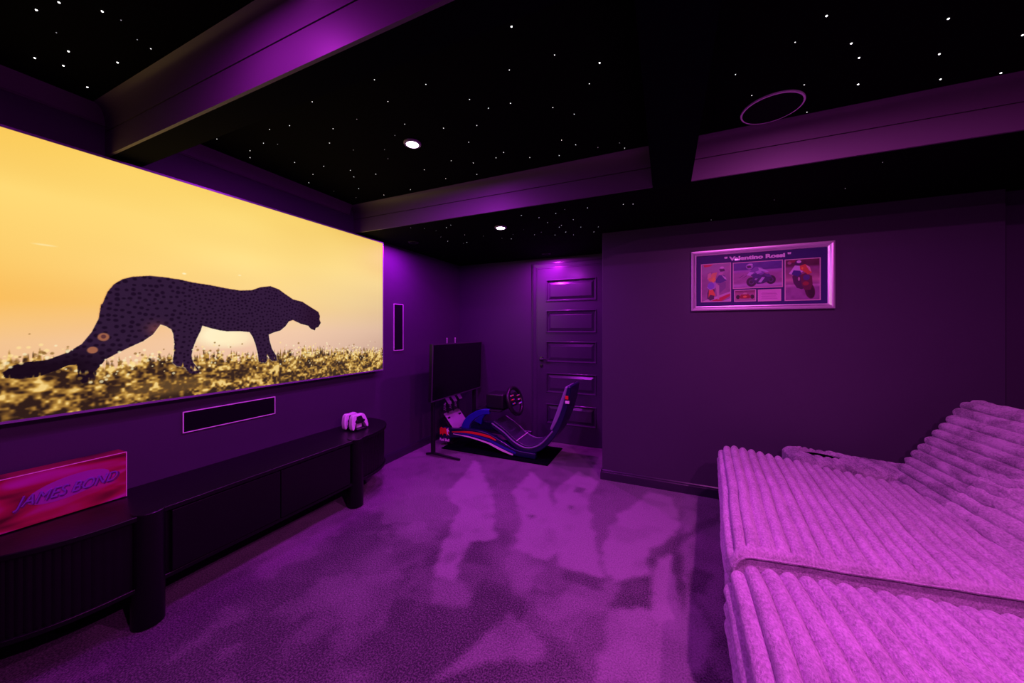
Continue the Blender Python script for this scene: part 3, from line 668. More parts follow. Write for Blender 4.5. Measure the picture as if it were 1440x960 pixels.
def bg(cv, stops):
    for k in range(3): cv.a[..., k] = np.interp(cv.V, [s_[0] for s_ in stops], [s_[1][k] / 255 for s_ in stops])
    cv.a += ((fnoise(cv.h, cv.w, 14, 9, .7) - .5) * .08)[..., None]
def photo1():
    cv = Canvas(120, 170); bg(cv, [(0, (160, 130, 150)), (.3, (150, 118, 140)), (.7, (160, 125, 150)), (1, (190, 150, 170))])
    cv.poly([(0, .72), (1, .95), (1, 1), (0, 1)], (.66, .58, .64)); cv.poly([(.05, 1), (.1, .93), (.3, .95), (.42, 1)], (.85, .18, .22))
    cv.poly([(0, 0), (.35, 0), (1, .18), (1, .25)], (.85, .75, .8), .8); cv.poly([(.3, 0), (.7, 0), (1, .13), (1, .2)], (.80, .12, .2), .9); cv.poly([(.75, 0), (1, 0), (1, .07)], (.8, .7, .8))
    cv.poly([(.62, .55), (.85, .5), (.85, .35), (.62, .2), (.5, .3)], (.42, .32, .50), .6)
    # front wheel, fairing, rider
    cv.poly([(.20, .08), (.30, .02), (.44, .06), (.46, .32), (.26, .34), (.20, .22)], (.30, .22, .26)); cv.poly([(.24, .10), (.30, .18), (.50, .14), (.40, .32), (.26, .32)], (.93, .50, .18))
    cv.poly([(.56, .05), (.62, .05), (.62, .42), (.52, .48), (.50, .40)], (.78, .70, .68)); cv.poly([(.18, .38), (.40, .52), (.52, .50), (.50, .36), (.30, .30)], (.72, .62, .78))
    cv.ell(.33, .42, .12, .09, (.52, .46, .78)); cv.poly([(.22, .62), (.38, .76), (.55, .78), (.50, .62), (.40, .52), (.26, .55)], (.90, .66, .38)); cv.poly([(.33, .58), (.44, .66), (.52, .58), (.42, .50)], (.98, .75, .25))
    cv.poly([(.50, .58), (.62, .70), (.82, .68), (.88, .55), (.66, .48), (.50, .50)], (.25, .18, .50)); cv.poly([(.70, .70), (.84, .64), (.88, .56), (.80, .60)], (.85, .78, .85))
    cv.ell(.72, .84, .13, .09, (.70, .55, .68)); cv.poly([(.62, .86), (.80, .86), (.82, .80), (.66, .79)], (.20, .10, .24)); cv.ell(.72, .90, .07, .025, (.90, .80, .88)); cv.poly([(.60, .76), (.78, .76), (.72, .70), (.60, .70)], (.78, .62, .70))
    cv.poly([(.20, .60), (.22, .74), (.32, .78), (.34, .66)], (.85, .70, .60)); return cv
def photo2():
    cv = Canvas(180, 130); bg(cv, [(0, (170, 120, 170)), (.1, (190, 160, 200)), (.2, (160, 110, 150)), (.55, (168, 118, 160)), (.68, (170, 120, 190)), (.72, (70, 40, 130)), (1, (80, 50, 150))])
    for k in range(6): cv.poly([(.1 + k * .03, .38 + (k % 3) * .04), (.16 + k * .03, .42 + (k % 3) * .04), (.15 + k * .03, .44 + (k % 3) * .04)], (.3, .2, .35), .8)
    for (x, y, r) in ((.38, .22, .105), (.78, .28, .098)):
        cv.ell(x, y, r, r * 1.75, (.06, .03, .10)); cv.ell(x, y, r * .55, r * .95, (.30, .24, .42)); cv.ell(x, y, r * .35, r * .6, (.08, .04, .14))
    cv.poly([(.38, .25), (.42, .48), (.60, .56), (.74, .50), (.80, .36), (.72, .22), (.62, .14), (.50, .13), (.45, .2)], (.16, .10, .34)); cv.poly([(.52, .20), (.60, .40), (.66, .38), (.58, .18)], (.75, .72, .85)); cv.poly([(.44, .30), (.52, .50), (.58, .48), (.48, .28)], (.70, .66, .80), .9)
    cv.poly([(.34, .62), (.46, .82), (.58, .80), (.68, .62), (.62, .50), (.50, .46), (.38, .50)], (.48, .38, .66)); cv.poly([(.28, .50), (.34, .62), (.44, .60), (.36, .46)], (.80, .74, .90)); cv.poly([(.52, .78), (.66, .68), (.74, .60), (.70, .58), (.54, .66)], (.78, .72, .88)); cv.poly([(.62, .50), (.74, .52), (.80, .40), (.70, .40)], (.30, .22, .50))
    cv.ell(.34, .84, .075, .115, (.66, .58, .78)); cv.poly([(.28, .86), (.36, .88), (.38, .79), (.30, .77)], (.16, .09, .24)); cv.ell(.36, .92, .05, .03, (.85, .80, .92)); cv.poly([(.36, .50), (.48, .56), (.60, .46), (.56, .34), (.44, .36)], (.20, .14, .44)); cv.poly([(.46, .62), (.56, .68), (.60, .58), (.50, .52)], (.72, .62, .84)); return cv
def photo3():
    cv = Canvas(125, 180); bg(cv, [(0, (150, 100, 150)), (.3, (155, 105, 150)), (.36, (200, 160, 190)), (.4, (165, 112, 150)), (.5, (205, 155, 165)), (.66, (150, 95, 120)), (.8, (140, 85, 125)), (.86, (80, 35, 50)), (1, (96, 40, 58))])
    cv.ell(.12, .93, .06, .04, (.8, .6, .65), .7); cv.ell(.22, .96, .12, .03, (.7, .15, .2), .6)
    cv.ell(.72, .22, .14, .20, (.24, .11, .14), rot=.35); cv.ell(.76, .17, .09, .13, (.17, .07, .10), rot=.35)
    cv.poly([(.20, .58), (.30, .70), (.48, .60), (.50, .42), (.60, .30), (.48, .26), (.34, .30), (.24, .42)], (.28, .13, .28))
    cv.poly([(.44, .62), (.60, .66), (.78, .58), (.80, .38), (.74, .24), (.56, .24), (.48, .38)], (.40, .16, .22)); cv.ell(.62, .55, .10, .07, (.30, .25, .50)); cv.ell(.60, .40, .09, .05, (.62, .22, .18)); cv.ell(.40, .52, .03, .05, (.80, .62, .68))
    cv.poly([(.10, .66), (.28, .86), (.46, .84), (.52, .70), (.40, .64), (.22, .62)], (.86, .78, .90)); cv.poly([(.18, .64), (.24, .74), (.44, .72), (.48, .64), (.36, .58)], (.20, .16, .50))
    cv.poly([(.42, .84), (.58, .88), (.72, .80), (.78, .66), (.66, .62), (.54, .70), (.44, .74)], (.86, .42, .20)); cv.poly([(.60, .86), (.72, .80), (.76, .68), (.70, .72)], (.92, .75, .72)); cv.ell(.50, .78, .03, .03, (1, .7, .2))
    cv.ell(.38, .92, .10, .07, (.22, .10, .30)); cv.ell(.40, .945, .07, .035, (.92, .86, .94)); return cv
def photo4():
    cv = Canvas(100, 64); bg(cv, [(0, (180, 140, 150)), (.2, (170, 130, 140)), (.3, (190, 150, 160)), (.7, (170, 110, 130)), (1, (120, 60, 80))])
    cv.ell(.15, .38, .10, .20, (.12, .04, .06)); cv.ell(.86, .38, .10, .20, (.12, .04, .06)); cv.poly([(.2, .3), (.3, .6), (.45, .72), (.6, .7), (.72, .55), (.82, .35), (.7, .22), (.3, .22)], (.62, .12, .10)); cv.poly([(.35, .62), (.46, .80), (.58, .78), (.62, .62)], (.80, .66, .60)); cv.ell(.5, .4, .1, .1, (.95, .6, .25)); return cv
def plaque():
    cv = Canvas(90, 56, (.92, .70, .86)); 
    for k in range(6): cv.poly([(.12 + .03 * (k % 2), .16 + k * .12), (.88 - .04 * (k % 3), .16 + k * .12), (.88 - .04 * (k % 3), .19 + k * .12), (.12 + .03 * (k % 2), .19 + k * .12)], (.55, .25, .5), .6)
    return cv
PH = [('race_photo', photo1, .244, .442, 1.492, 1.784, 'photo of a rider in orange and blue leaning through a corner'),
      ('race_photo', photo2, .453, .757, 1.585, 1.780, 'photo of a rider on a dark blue motorcycle'),
      ('race_photo', photo3, .767, .968, 1.485, 1.778, 'photo of a rider tipping a motorcycle toward the viewer'),
      ('race_photo', photo4, .462, .598, 1.489, 1.576, 'small photo of a red racing car'),
      ('plaque', plaque, .609, .747, 1.487, 1.573, 'shiny pink engraved plaque')]
for nm, fn, x0, x1, z0, z1, lab in PH:
    w = .0055
    cv = fn()
    o = canvas_obj(nm, cv, (x0 + w, YP - .0100, z0 + w), (x1 - x0 - 2 * w, 0, 0), (0, 0, z1 - z0 - 2 * w), M['photo'] if nm != 'plaque' else attr_mat('plaque_metal', False, .2), fp, lab)
    obj('photo_border', ring_frame(x0, x1, z0, z1, [(0, .008), (0, .0112), (w, .0112), (w, .0098)], YP), M['cream'], o, smooth=False)
M['lettering_white'] = mat('white_lettering', (.92, .88, .92), .5)
# slab serif name, drawn with the built-in face plus serif bars
Mt = Matrix(((1, 0, 0, .602), (0, 0, -1, YP - .0092), (0, 1, 0, 1.811), (0, 0, 0, 1)))
text_mesh('title_lettering', '" Valentino Rossi "', .038, Mt, M['lettering_white'], fp, .0006, .0021, 0, .405, 'white slab lettering', 1.0)
# glass
def glass_mat():
    m = bpy.data.materials.new('picture_glass'); m.use_nodes = True; nt = m.node_tree
    for n in list(nt.nodes): nt.nodes.remove(n)
    o = nt.nodes.new('ShaderNodeOutputMaterial'); mx = nt.nodes.new('ShaderNodeMixShader'); t = nt.nodes.new('ShaderNodeBsdfTransparent'); g = nt.nodes.new('ShaderNodeBsdfGlossy'); g.inputs['Roughness'].default_value = .02
    f = nt.nodes.new('ShaderNodeFresnel'); f.inputs['IOR'].default_value = 1.4
    k_ = nt.nodes.new('ShaderNodeMath'); k_.operation = 'MULTIPLY'; k_.inputs[1].default_value = .04; nt.links.new(f.outputs[0], k_.inputs[0]); nt.links.new(k_.outputs[0], mx.inputs[0]); nt.links.new(t.outputs[0], mx.inputs[1]); nt.links.new(g.outputs[0], mx.inputs[2]); nt.links.new(mx.outputs[0], o.inputs[0]); return m
obj('glass', MB().box(fx0 + .0365, fx1 - .0365, YP - .0165, YP - .0150, fz0 + .0365, fz1 - .0365), glass_mat(), fp, smooth=False)

# ------------------------------------------------------------------ corduroy sofa
def ribbed(name, NF, NB, FF, FB, parent, m, pitch=.048, amp=.024, R=.075, depth_drop=.21, Re=.05, border=0.0, crown=0.0, nv=110, flat_back=False, seed=1, zbase=.03):
    """upholstered slab: front edge runs NF->FF, back edge NB->FB, ribs run near->far and wrap down the front face"""
    NF, NB, FF, FB = [np.array(p, float) for p in (NF, NB, FF, FB)]
    # cross profile: (x, z) with front face, rounded corner, top
    Lm = np.linalg.norm((NB + FB - NF - FF) / 2)
    fr_h = depth_drop - R; arc = R * PI / 2; total = fr_h + arc + (Lm - R)
    ns = int(total / .0042); s = np.linspace(0, total, ns)
    x = np.where(s < fr_h, 0, np.where(s < fr_h + arc, R - R * np.cos((s - fr_h) / R), R + s - fr_h - arc))
    z = np.where(s < fr_h, -depth_drop + s, np.where(s < fr_h + arc, -R + R * np.sin((s - fr_h) / R), 0))
    nxn = np.where(s < fr_h, -1, np.where(s < fr_h + arc, -np.cos((s - fr_h) / R), 0.)); nzn = np.sqrt(np.maximum(0, 1 - nxn ** 2))
    rib = np.abs(np.sin(PI * (s / pitch))) ** .62            # 0 in the grooves
    Lv = np.linalg.norm(FF - NF)
    tv_ = np.linspace(0, 1, nv); e0 = tv_ * Lv; v = np.concatenate([np.linspace(0, Re * .98, 14)[:-1] / Lv, np.linspace(Re / Lv, 1 - Re / Lv, nv), 1 - np.linspace(0, Re * .98, 14)[:-1][::-1] / Lv])
    nvv = len(v)
    wob = (fnoise(ns, nvv, 10, seed, 1.0) - .5) * .006 + (fnoise(ns, nvv, 26, seed + 1, 1.5) - .5) * .003
    wx = (fnoise(ns, nvv, 5, seed + 2, 1.2) - .5) * .010
    Pm = np.zeros((ns, nvv, 3))
    for j, t in enumerate(v):
        F = NF * (1 - t) + FF * t; B = NB * (1 - t) + FB * t; L = np.linalg.norm(B - F); d = (B - F) / L
        dh = np.array([d[0], d[1], 0]); dh /= np.linalg.norm(dh)
        up = np.array([0, 0, 1.])
        e = min(t, 1 - t) * Lv
        rd = Re * (1 - math.sqrt(max(0, 1 - (1 - min(e, Re) / Re) ** 2))) if e < Re else 0
        rib_j = rib.copy()
        if border and t < .5: rib_j = rib * min(1, max(0, (e - border) / .02)) + .55 * (1 - min(1, max(0, (e - border) / .02)))
        off = amp * (rib_j - .5) - rd + wob[:, j]
        sc = (L - R) / (Lm - R)
        xx = np.where(x <= R, x, R + (x - R) * sc)
        base = F[None] + dh[None] * np.minimum(xx, R)[:, None] + d[None] * np.maximum(xx - R, 0)[:, None] + up[None] * z[:, None]
        base += dh[None] * (nxn * off + wx[:, j])[:, None] + up[None] * (nzn * off)[:, None]
        base[:, 2] += crown * math.sin(PI * t) * np.clip((s - fr_h) / .2, 0, 1)
        # rib ends are rounded: the grooves stop a little short of the end
        vd = (FF - NF) / Lv; pull = (1 - rib_j) * .016 * math.exp(-e / .02); base += vd[None] * (pull * (1 if t < .5 else -1))[:, None]
        Pm[:, j] = base
    mb = MB().grid(Pm)
    # end and back skirts to the base
    PZ = min(NF[2], FF[2]) - depth_drop - .02
    def skirt(line, inward):
        top = line; k = len(top); bot = top.copy(); bot[:, 2] = np.minimum(top[:, 2], PZ); mid = top * .5 + bot * .5; mid += inward
        mb.grid(np.stack([top, mid, bot], 0))
    vd = (FF - NF) / Lv
    skirt(Pm[:, 0], -vd * .012); skirt(Pm[:, -1], vd * .012); skirt(Pm[-1], np.array([.0, 0, 0]))
    # underside
    und = np.stack([Pm[0], Pm[-1]], 0); und[:, :, 2] = PZ; und[0, :, 2] = Pm[0, :, 2]; mb.grid(und)
    return obj(name, mb, m, parent), Pm

far_sec = thing('chaise_sofa_section', 'wide pink-lit plush corduroy lounger section with backrests, beside the picture wall', 'sofa', (.75, 2.1, 0))
seatA, PA = ribbed('seat_cushion', (.195, 1.385, .520), (1.40, 1.80, .380), (.325, 2.710, .512), (1.50, 2.62, .380), far_sec, M['plush'], border=.045, seed=3, Re=.045)
# piping along the near edge
k0 = np.argmin(np.abs(PA[:, 0, 2] - .30)); ln = PA[k0::6, 2] + np.array([0, -.004, .004]); obj('piping', MB().tube([tuple(p) for p in ln], .0045, 6), M['plush'], far_sec)
near_sec = thing('chaise_sofa_section', 'nearest plush corduroy lounger section at the bottom right corner', 'sofa', (.75, .7, 0))
seatB, PBn = ribbed('seat_cushion', (.150, .22, .510), (1.55, .05, .42), (.185, 1.345, .512), (1.45, 1.72, .365), near_sec, M['plush'], pitch=.055, amp=.027, seed=9, Re=.05, crown=.03)

def backrest(name, x0, y0, y1, z0, ztop, run, m, nrib, seed, flare=0.0, thick=.16):
    """leaning back cushion: stacked horizontal ribs, rounded ends; y0 near, y1 far"""
    rise = ztop - z0; L = math.hypot(rise, run); dx, dz = run / L, rise / L; nrx, nrz = -dz, dx
    pitch = L / nrib; top = thick * PI / 2 * .9; total = L + top; ns = int(total / .0035); s = np.linspace(0, total, ns)
    r = thick / 2
    x = np.where(s < L, dx * s, dx * L + 0); z = np.where(s < L, dz * s, dz * L)
    th = np.clip((s - L) / r, 0, PI * .95)
    x = x + np.where(s >= L, (dx * np.sin(th) + (-nrx) * (1 - np.cos(th))) * r, 0); z = z + np.where(s >= L, (dz * np.sin(th) + (-nrz) * (1 - np.cos(th))) * r, 0)
    nX = np.where(s < L, nrx, nrx * np.cos(th) + dx * np.sin(th)); nZ = np.where(s < L, nrz, nrz * np.cos(th) + dz * np.sin(th))
    rib = np.abs(np.sin(PI * s / pitch)) ** .6; Wd = y1 - y0; Re = .035
    es = Re * (1 - np.cos(np.linspace(0, PI / 2, 12))); yy = np.concatenate([es[:-1], np.linspace(Re, Wd - Re, 70), Wd - es[:-1][::-1]])
    wob = (fnoise(ns, len(yy), 14, seed, 1) - .5) * .008 + (fnoise(ns, len(yy), 40, seed + 1, .6) - .5) * .006
    Pm = np.zeros((ns, len(yy), 3))
    for j, e_ in enumerate(yy):
        e = min(e_, Wd - e_); rd = .030 * (1 - math.sqrt(max(0, 1 - (1 - min(e, Re) / Re) ** 2)))
        off = .017 * (rib - .5) - rd * (1.0) + wob[:, j]
        t = e_ / Wd
        X = x0 + x + nX * off + flare * (1 - t) * (s / total); Z = z0 + z + nZ * off
        pull = (1 - rib) * .022 * math.exp(-e / .015)
        Y = y0 + e_ + (pull if e_ < Wd / 2 else -pull)
        Pm[:, j] = np.stack([X, Y, Z], -1)
    mb = MB().grid(Pm)
    # closing sides and back
    for col, sg in ((Pm[:, 0], -1), (Pm[:, -1], 1)):
        inn = col.copy(); inn[:, 0] += .5 * thick * -nrx; inn[:, 2] += .5 * thick * -nrz * .3; inn[:, 2] = np.minimum(inn[:, 2], ztop); inn[:, 1] += -sg * .004
        mb.grid(np.stack([col, inn], 0))
    lastl = Pm[-1]; low = lastl.copy(); low[:, 0] -= run * 1.0; low[:, 2] = z0 - .02; mb.grid(np.stack([lastl, low], 0))
    return obj(name, mb, m, far_sec)
b1 = backrest('backrest', 1.185, 2.20, 2.81, .375, .850, .305, M['plush_shaded'], 11, 21, .04)
b1['label'] = 'backrest nearest the picture wall, shade painted into its colour'
b2 = backrest('backrest', 1.172, 1.62, 2.385, .365, .82, .335, M['plush'], 9, 31, .05)
b2['label'] = 'brighter backrest in front of the other'

M['under'] = mat('dark_base_cloth', (.03, .027, .032), .9)
obj('plinth', MB().prism([(.62, 1.60), (1.38, 1.84), (1.48, 2.58), (.70, 2.64)], lambda p, t: (p[0], p[1], t), .001, .30), M['under'], far_sec, smooth=False)
obj('plinth', MB().prism([(.55, .30), (1.48, .16), (1.40, 1.62), (.60, 1.30)], lambda p, t: (p[0], p[1], t), .001, .30), M['under'], near_sec, smooth=False)
# arm pad by the wall, with cup opening
def arm_pad():
    nu, nv = 340, 120; U, V = np.meshgrid(np.linspace(0, 1, nu), np.linspace(0, 1, nv), indexing='ij')
    x = .735 + U * .60; y = 2.722 + V * .25
    z = .472 - U * .035
    ribs = np.abs(np.sin(PI * (x + (y - 2.8) * .9) / .042)) ** .6 * .018
    e = np.minimum(np.minimum(U * .62, (1 - U) * .62 + .1), np.minimum(V, 1 - V) * .25); drop = .035 * np.clip(1 - e / .035, 0, 1) ** 2
    hx, hy, ha, hb = .915, 2.868, .100, .066
    rr = np.sqrt(((x - hx) / ha) ** 2 + ((y - hy) / hb) ** 2)
    ribs = ribs * np.clip((rr - 1.0) / .3, 0, 1)
    Pt = np.stack([x, y, z + ribs - drop], -1)
    Pt[..., 2] += .010 * np.exp(-((rr - 1.35) / .25) ** 2)
    mb = MB(); o = 0; vs = Pt.reshape(-1, 3).tolist(); low = Pt.copy(); low[..., 2] = .36; fs = []
    for i in range(nu - 1):
        for j in range(nv - 1):
            if rr[i, j] < 1 and rr[i + 1, j] < 1 and rr[i, j + 1] < 1 and rr[i + 1, j + 1] < 1: continue
            a = i * nv + j; fs.append((a, a + nv, a + nv + 1, a + 1))
    mb.add(vs, fs)
    for line in (Pt[:, 0], Pt[:, -1], Pt[0], Pt[-1]):
        b = line.copy(); b[:, 2] = .10; mb.grid(np.stack([line, b], 0))
    return mb
ap = obj('armrest', arm_pad(), M['plush_shaded'], far_sec)
obj('cup_well', MB().lathe([(.060, .35), (.060, .46)], (.875, 2.845, 0), 24), M['velvet'], ap) if False else None
well = MB()
nW = 32
ring = [(.915 + .103 * math.cos(2 * PI * k / nW), 2.868 + .069 * math.sin(2 * PI * k / nW)) for k in range(nW)]
well.add([(x, y, .462) for x, y in ring] + [(x, y, .37) for x, y in ring], [(k, (k + 1) % nW, nW + (k + 1) % nW, nW + k) for k in range(nW)] + [tuple(nW + k for k in range(nW))])
obj('cup_well', well, M['velvet'], ap)

# ------------------------------------------------------------------ racing simulator
M['rblue'] = mat('dark_blue_gloss', (.018, .016, .30), .3, coat=.3)
M['navyg'] = mat('navy_gloss', (.006, .006, .045), .3, coat=.2)
M['red'] = mat('red_stripe', (.80, .035, .02), .4)
M['pink'] = mat('white_pink_stripe', (.92, .80, .84), .4)
M['alu'] = mat('brushed_plate', (.55, .50, .56), .35, metal=.4)
M['seatf'] = mat('seat_mesh_fabric', (.035, .030, .06), .45, noise=.3, nscale=80)
M['edge'] = mat('grey_purple_edge', (.22, .18, .30), .35)
mt_ = obj('floor_mat', MB().box(-2.22, -1.02, 3.12, 3.64, .001, .010), M['velvet'], smooth=False, bevel=.002)
tag(mt_, 'black rectangular mat under the racing simulator', 'mat')
rig = thing('racing_simulator', 'racing simulator cockpit with blue frame and red stripe in the corner', 'racing simulator', (-1.6, 3.4, .010))
def smooth_path(pts, n=8):
    P_ = [np.array(p, float) for p in pts]; P_ = [2 * P_[0] - P_[1]] + P_ + [2 * P_[-1] - P_[-2]]; out = []
    for i in range(1, len(P_) - 2):
        for k in range(n):
            t = k / n; a, b, c, d = P_[i - 1:i + 3]
            out.append(.5 * ((2 * b) + (-a + c) * t + (2 * a - 5 * b + 4 * c - d) * t ** 2 + (-a + 3 * b - 3 * c + d) * t ** 3))
    out.append(P_[-2]); return out
def band(pts, y0, y1, n=8):
    """pts: (x, z, thickness); ribbon in the xz plane, extruded y0..y1"""
    sp = smooth_path(pts, n); up = []; lo = []
    for i, p in enumerate(sp):
        a = sp[max(i - 1, 0)]; b = sp[min(i + 1, len(sp) - 1)]; t = (b - a)[:2]; t /= np.linalg.norm(t); nrm = np.array([-t[1], t[0]])
        up.append(p[:2] + nrm * p[2] / 2); lo.append(p[:2] - nrm * p[2] / 2)
    k = len(sp); mb = MB(); vs = []
    for (a, b) in zip(up, lo): vs += [(a[0], y0, a[1]), (a[0], y1, a[1]), (b[0], y1, b[1]), (b[0], y0, b[1])]
    fs = []
    for i in range(k - 1):
        for q in range(4): fs.append((i * 4 + q, i * 4 + (q + 1) % 4, i * 4 + 4 + (q + 1) % 4, i * 4 + 4 + q))
    fs += [(3, 2, 1, 0), tuple((k - 1) * 4 + q for q in range(4))]
    return mb.add(vs, fs)
RAIL = [(-2.26, .135, .13), (-2.13, .155, .10), (-1.91, .175, .095), (-1.70, .155, .095), (-1.50, .080, .085), (-1.37, .045, .060), (-1.17, .040, .055)]
for y0 in (3.20, 3.55):
    rl = obj('side_rail', band(RAIL, y0, y0 + .05), M['navyg'], rig, bevel=.006)
    if y0 < 3.4:
        obj('stripe', band([(-2.135, .169, .010), (-1.91, .190, .022), (-1.70, .176, .024), (-1.60, .146, .012)], y0 - .003, y0 + .001), M['red'], rl)
        obj('stripe', band([(-2.12, .150, .006), (-1.91, .140, .014), (-1.70, .108, .016), (-1.66, .098, .020), (-1.53, .055, .022), (-1.41, .024, .012)], y0 - .003, y0 + .001), M['pink'], rl)
        obj('stripe', band([(-2.12, .162, .006), (-1.91, .166, .018), (-1.70, .140, .022), (-1.54, .090, .024), (-1.38, .045, .018)], y0 - .003, y0 + .001), M['rblue'], rl)
        # bull emblem and lettering on the nose
        ex, ez, yk = -2.235, .160, y0 - .004
        bull = [(-.055, -.04), (-.060, .03), (-.04, .05), (-.02, .035), (.01, .045), (.035, .03), (.055, .045), (.05, .01), (.065, -.01), (.045, -.02), (.035, -.045), (.02, -.02), (-.01, -.02), (-.02, -.045), (-.035, -.02)]
        obj('bull_emblem', MB().prism(bull, lambda p, t: (ex + p[0], t, ez + p[1]), yk, yk + .003), M['red'], rl, smooth=False)
        horn = [(.030, .03), (.055, .048), (.052, .030), (.070, .005), (.052, .012), (.046, -.01), (.066, -.035), (.04, -.02)]
        obj('bull_emblem', MB().prism(horn, lambda p, t: (ex + p[0], t, ez + p[1]), yk - .002, yk + .001), M['pink'], rl, smooth=False)
        Mt = Matrix(((1, 0, 0, ex + .005), (0, 0, -1, yk - .001), (0, 1, 0, .072), (0, 0, 0, 1)))
        text_mesh('emblem_lettering', 'Red Bull', .040, Mt, M['pink'], rl, .001, .0012, 0, .125, 'pink lettering under the emblem')
for x in (-2.20, -1.25): obj('cross_member', MB().box(x - .03, x + .03, 3.25, 3.55, .012, .05), M['blackm'], rig, bevel=.004)
obj('nose_plate', MB().prism([(-2.31, .06), (-2.30, .19), (-2.24, .205), (-2.17, .20), (-2.17, .06)], lambda p, t: (p[0], t, p[1]), 3.205, 3.245), M['navyg'], rl if False else rig, bevel=.004)
# wheel post
for y0 in (3.235, 3.525): obj('wheel_post', band([(-2.00, .20, .10), (-1.97, .28, .085), (-1.90, .35, .07), (-1.80, .405, .06), (-1.70, .42, .05)], y0, y0 + .04), M['rblue'], rig, bevel=.006)
obj('wheel_deck', MB().box(-1.86, -1.57, 3.24, 3.56, .425, .440), M['blackm'], rig, bevel=.003)
hub = MB().box(-1.77, -1.565, 3.295, 3.505, .441, .600); wb = obj('wheel_base', hub, M['blackm'], rig, bevel=.018, seg=3)
ax = Vector((.95, 0, .30)).normalized(); c0 = Vector((-1.475, 3.40, .535)); side = Vector((0, 1, 0)); upw = ax.cross(side).normalized() * -1
obj('steering_shaft', MB().cyl(c0 - ax * .16, c0 - ax * .01, .022), M['blackm'], rig)
ringp = []
for k in range(48):
    a = 2 * PI * k / 48; rx = .160; rz = .150 if math.sin(a) > -.2 else .130
    ringp.append(c0 + side * rx * math.cos(a) + upw * rz * math.sin(a))
sw = obj('steering_wheel', MB().tube(ringp, .021, 12, closed=True), M['black'], rig)
hubp = MB(); hp = [(-.10, -.045), (-.125, .0), (-.10, .055), (.10, .055), (.125, 0), (.10, -.045), (.04, -.08), (-.04, -.08)]
hubp.prism(hp, lambda p, t: tuple(c0 + side * p[0] + upw * p[1] + ax * t), -.012, .012)
obj('wheel_hub', hubp, M['blackm'], sw, bevel=.004)
rs = random.Random(3)
cols = [mat('button_' + n_, c_, .35) for n_, c_ in (('red', (.8, .05, .03)), ('white', (.8, .8, .8)), ('green', (.1, .7, .1)), ('blue', (.1, .15, .8)), ('orange', (.9, .4, .05)))]
for k in range(24):
    a = -.105 + (k % 4) * .018 if k % 8 < 4 else .105 - (k % 4) * .018; b = -.055 + (k // 4) * .021
    q = c0 + side * a + upw * b + ax * .013
    obj('button', MB().cyl(q, q + ax * .008, .0065, 10), cols[rs.randrange(5)], sw)
for s_ in (-1, 1):
    q = c0 + side * .085 * s_ - ax * .03
    pd = MB(); pd.prism([(-.02, -.03), (.035, -.02), (.035, .05), (-.02, .03)], lambda p, t: tuple(q + side * p[0] * s_ + upw * p[1] + ax * t), -.002, .002); obj('shift_paddle', pd, M['alu'], sw)
# pedals
pl = MB(); A = Vector((-2.29, 3.26, .335)); ud = Vector((.14, .0, -.165)); wd = Vector((0, .30, 0)); nn = ud.cross(wd).normalized() * -.012
vs = [A, A + wd, A + wd + ud, A + ud]; vs += [p - nn for p in vs]; pl.add(vs, [(0, 1, 2, 3), (7, 6, 5, 4), (0, 4, 5, 1), (1, 5, 6, 2), (2, 6, 7, 3), (3, 7, 4, 0)])
pp = obj('heel_plate', pl, M['alu'], rig, bevel=.002)
bs = MB(); B0 = A - Vector((0, .01, .03)); vs = [B0, B0 + wd * 1.07, B0 + wd * 1.07 + ud * 1.1, B0 + ud * 1.1]; vs += [p - Vector((0, 0, .02)) for p in vs]; bs.add(vs, [(0, 1, 2, 3), (7, 6, 5, 4), (0, 4, 5, 1), (1, 5, 6, 2), (2, 6, 7, 3), (3, 7, 4, 0)]); obj('pedal_tray', bs, M['blackm'], rig)
obj('tray_leg', MB().box(-2.27, -2.23, 3.27, 3.31, .20, .30).box(-2.27, -2.23, 3.49, 3.53, .20, .30), M['blackm'], rig, smooth=False)
for k, y in enumerate((3.30, 3.41, 3.52)):
    base_ = Vector((-2.25, y, .345)); tp = base_ + Vector((-.01, 0, .13 + .01 * k))
    pdm = MB().tube([base_, base_ + Vector((-.03, 0, .07)), tp], .009, 8)
    pdo = obj('pedal', pdm, M['blackm'], rig)
    fc = MB(); nrm = Vector((.8, 0, .6)); u_ = Vector((-.6, 0, .8)); c1 = tp + nrm * .010
    fc.prism([(-.028, -.045), (.028, -.045), (.032, .03), (.018, .045), (-.018, .045), (-.032, .03)], lambda p, t: tuple(c1 + Vector((0, 1, 0)) * p[0] + u_ * p[1] + nrm * t), 0, .005); obj('pedal_face', fc, M['alu'], pdo)
    sp_ = [(base_ + Vector((-.05 + .004 * math.cos(a * 1.3) * 3, .014 * math.sin(a * 1.3), .02 + a * .004))) for a in range(22)]; obj('spring', MB().tube(sp_, .003, 6), M['alu'], pdo)
# seat: one long curved shell
SEAT = [(-1.66, .285, .035), (-1.52, .205, .04), (-1.40, .115, .045), (-1.27, .075, .05), (-1.13, .125, .055), (-1.00, .27, .055), (-.92, .43, .05), (-.865, .60, .045), (-.835, .745, .035)]
st = obj('seat_shell', band(SEAT, 3.22, 3.57, 10), M['navyg'], rig, bevel=.010)
inn = [(x - (.03 if i > 4 else 0), z + .032, .02) for i, (x, z, w) in enumerate(SEAT)]
obj('seat_cushion', band(inn[:5], 3.255, 3.535, 10), M['seatf'], rig, bevel=.006)
obj('backrest_cushion', band([(-1.03, .30, .03), (-.965, .44, .05), (-.91, .60, .045), (-.87, .735, .03)], 3.25, 3.54, 10), M['edge'], rig, bevel=.012)
for y in (3.222, 3.568):
    pth = smooth_path([(x, z + w / 2 + .006, 0) for (x, z, w) in SEAT[:6]], 8); obj('seat_edge', MB().tube([(p[0], y, p[1]) for p in pth], .008, 8), M['edge'], st)
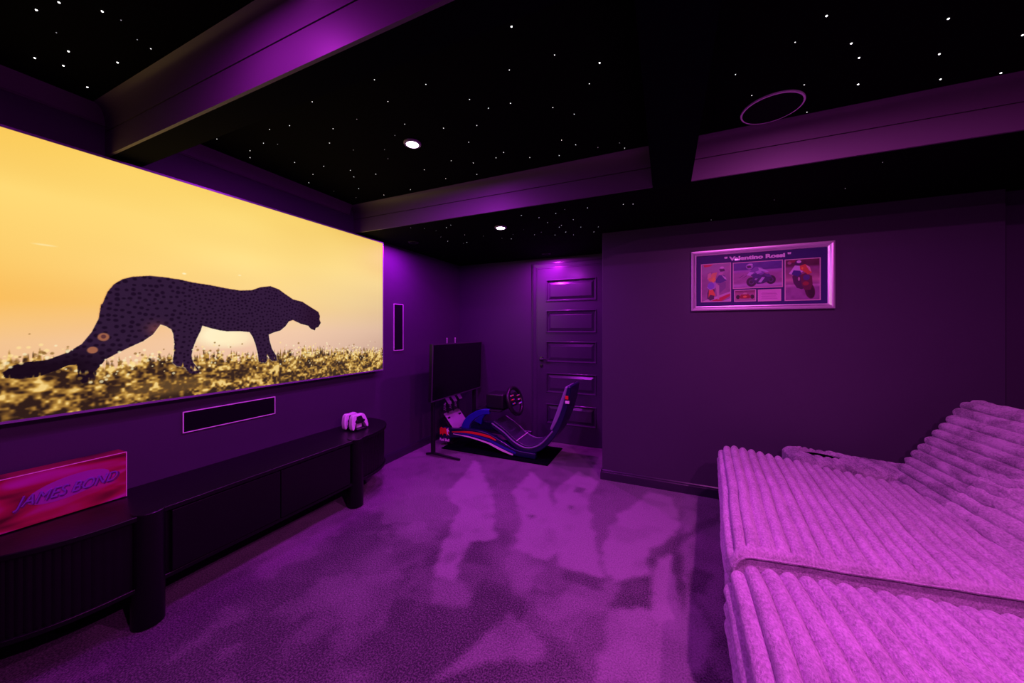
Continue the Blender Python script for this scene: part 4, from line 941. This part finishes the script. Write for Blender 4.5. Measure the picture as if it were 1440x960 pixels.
obj('seam', MB().tube([(-1.385, 3.235, .158), (-1.385, 3.55, .158)], .004, 6), M['pink'], st)
obj('seat_badge', MB().box(-.873, -.835, 3.205, 3.219, .585, .610), M['pink'], st, smooth=False); obj('seat_badge', MB().box(-.873, -.845, 3.205, 3.219, .625, .655), M['red'], st, smooth=False)

# monitor on a stand behind the pedals
mo = thing('monitor_stand', 'large black flat monitor on a floor stand behind the racing simulator', 'monitor', (-2.14, 3.29, 0))
MX = -2.105
lean = lambda x, y, z: (x + (z - .85) * .03, y, z)
def lbox(x0, x1, y0, y1, z0, z1):
    b = MB().box(x0, x1, y0, y1, z0, z1); b.v = [lean(*p) for p in b.v]; return b
MY0, MY1, MZ0, MZ1 = 2.80, 3.80, .565, 1.140
obj('back_cover', lbox(MX - .035, MX, MY0, MY1, MZ0, MZ1), M['black'], mo, bevel=.004)
bzl = MB(); w = .012
for a in ((MY0, MY1, MZ0, MZ0 + w), (MY0, MY1, MZ1 - w, MZ1), (MY0, MY0 + w, MZ0 + w, MZ1 - w), (MY1 - w, MY1, MZ0 + w, MZ1 - w)): bzl.v += []; q = lbox(MX + .0005, MX + .006, *a); bzl.add(q.v, q.f)
obj('bezel', bzl, mat('monitor_bezel', (.05, .045, .06), .35), mo, smooth=False)
obj('display_panel', lbox(MX + .0005, MX + .003, MY0 + w, MY1 - w, MZ0 + w, MZ1 - w), mat('dark_screen_glass', (.004, .004, .005), .22), mo, smooth=False)
for y in (2.90, 3.72):
    obj('post', MB().box(MX - .075, MX - .040, y - .018, y + .018, .03, .98), M['blackm'], mo, bevel=.004)
    ft = MB().tube([(MX - .14, y, .014), (MX - .06, y, .03), (MX + .10, y - .0, .022), (MX + .26, y, .014)], [.010, .014, .012, .010], 10); obj('foot', ft, M['blackm'], mo)
obj('cross_bar', MB().box(MX - .075, MX - .040, 2.90, 3.72, .86, .91), M['blackm'], mo, bevel=.004)
for y in (3.07, 3.225):
    q = Vector(lean(MX - .015, y, MZ1)); obj('clip', MB().cyl(q - Vector((0, 0, .004)), q + Vector((0, 0, .045)), .005, 10).lathe([(.007, 0), (.008, .01), (.004, .014)], q + Vector((0, 0, .042)), 12), M['alu'], mo)
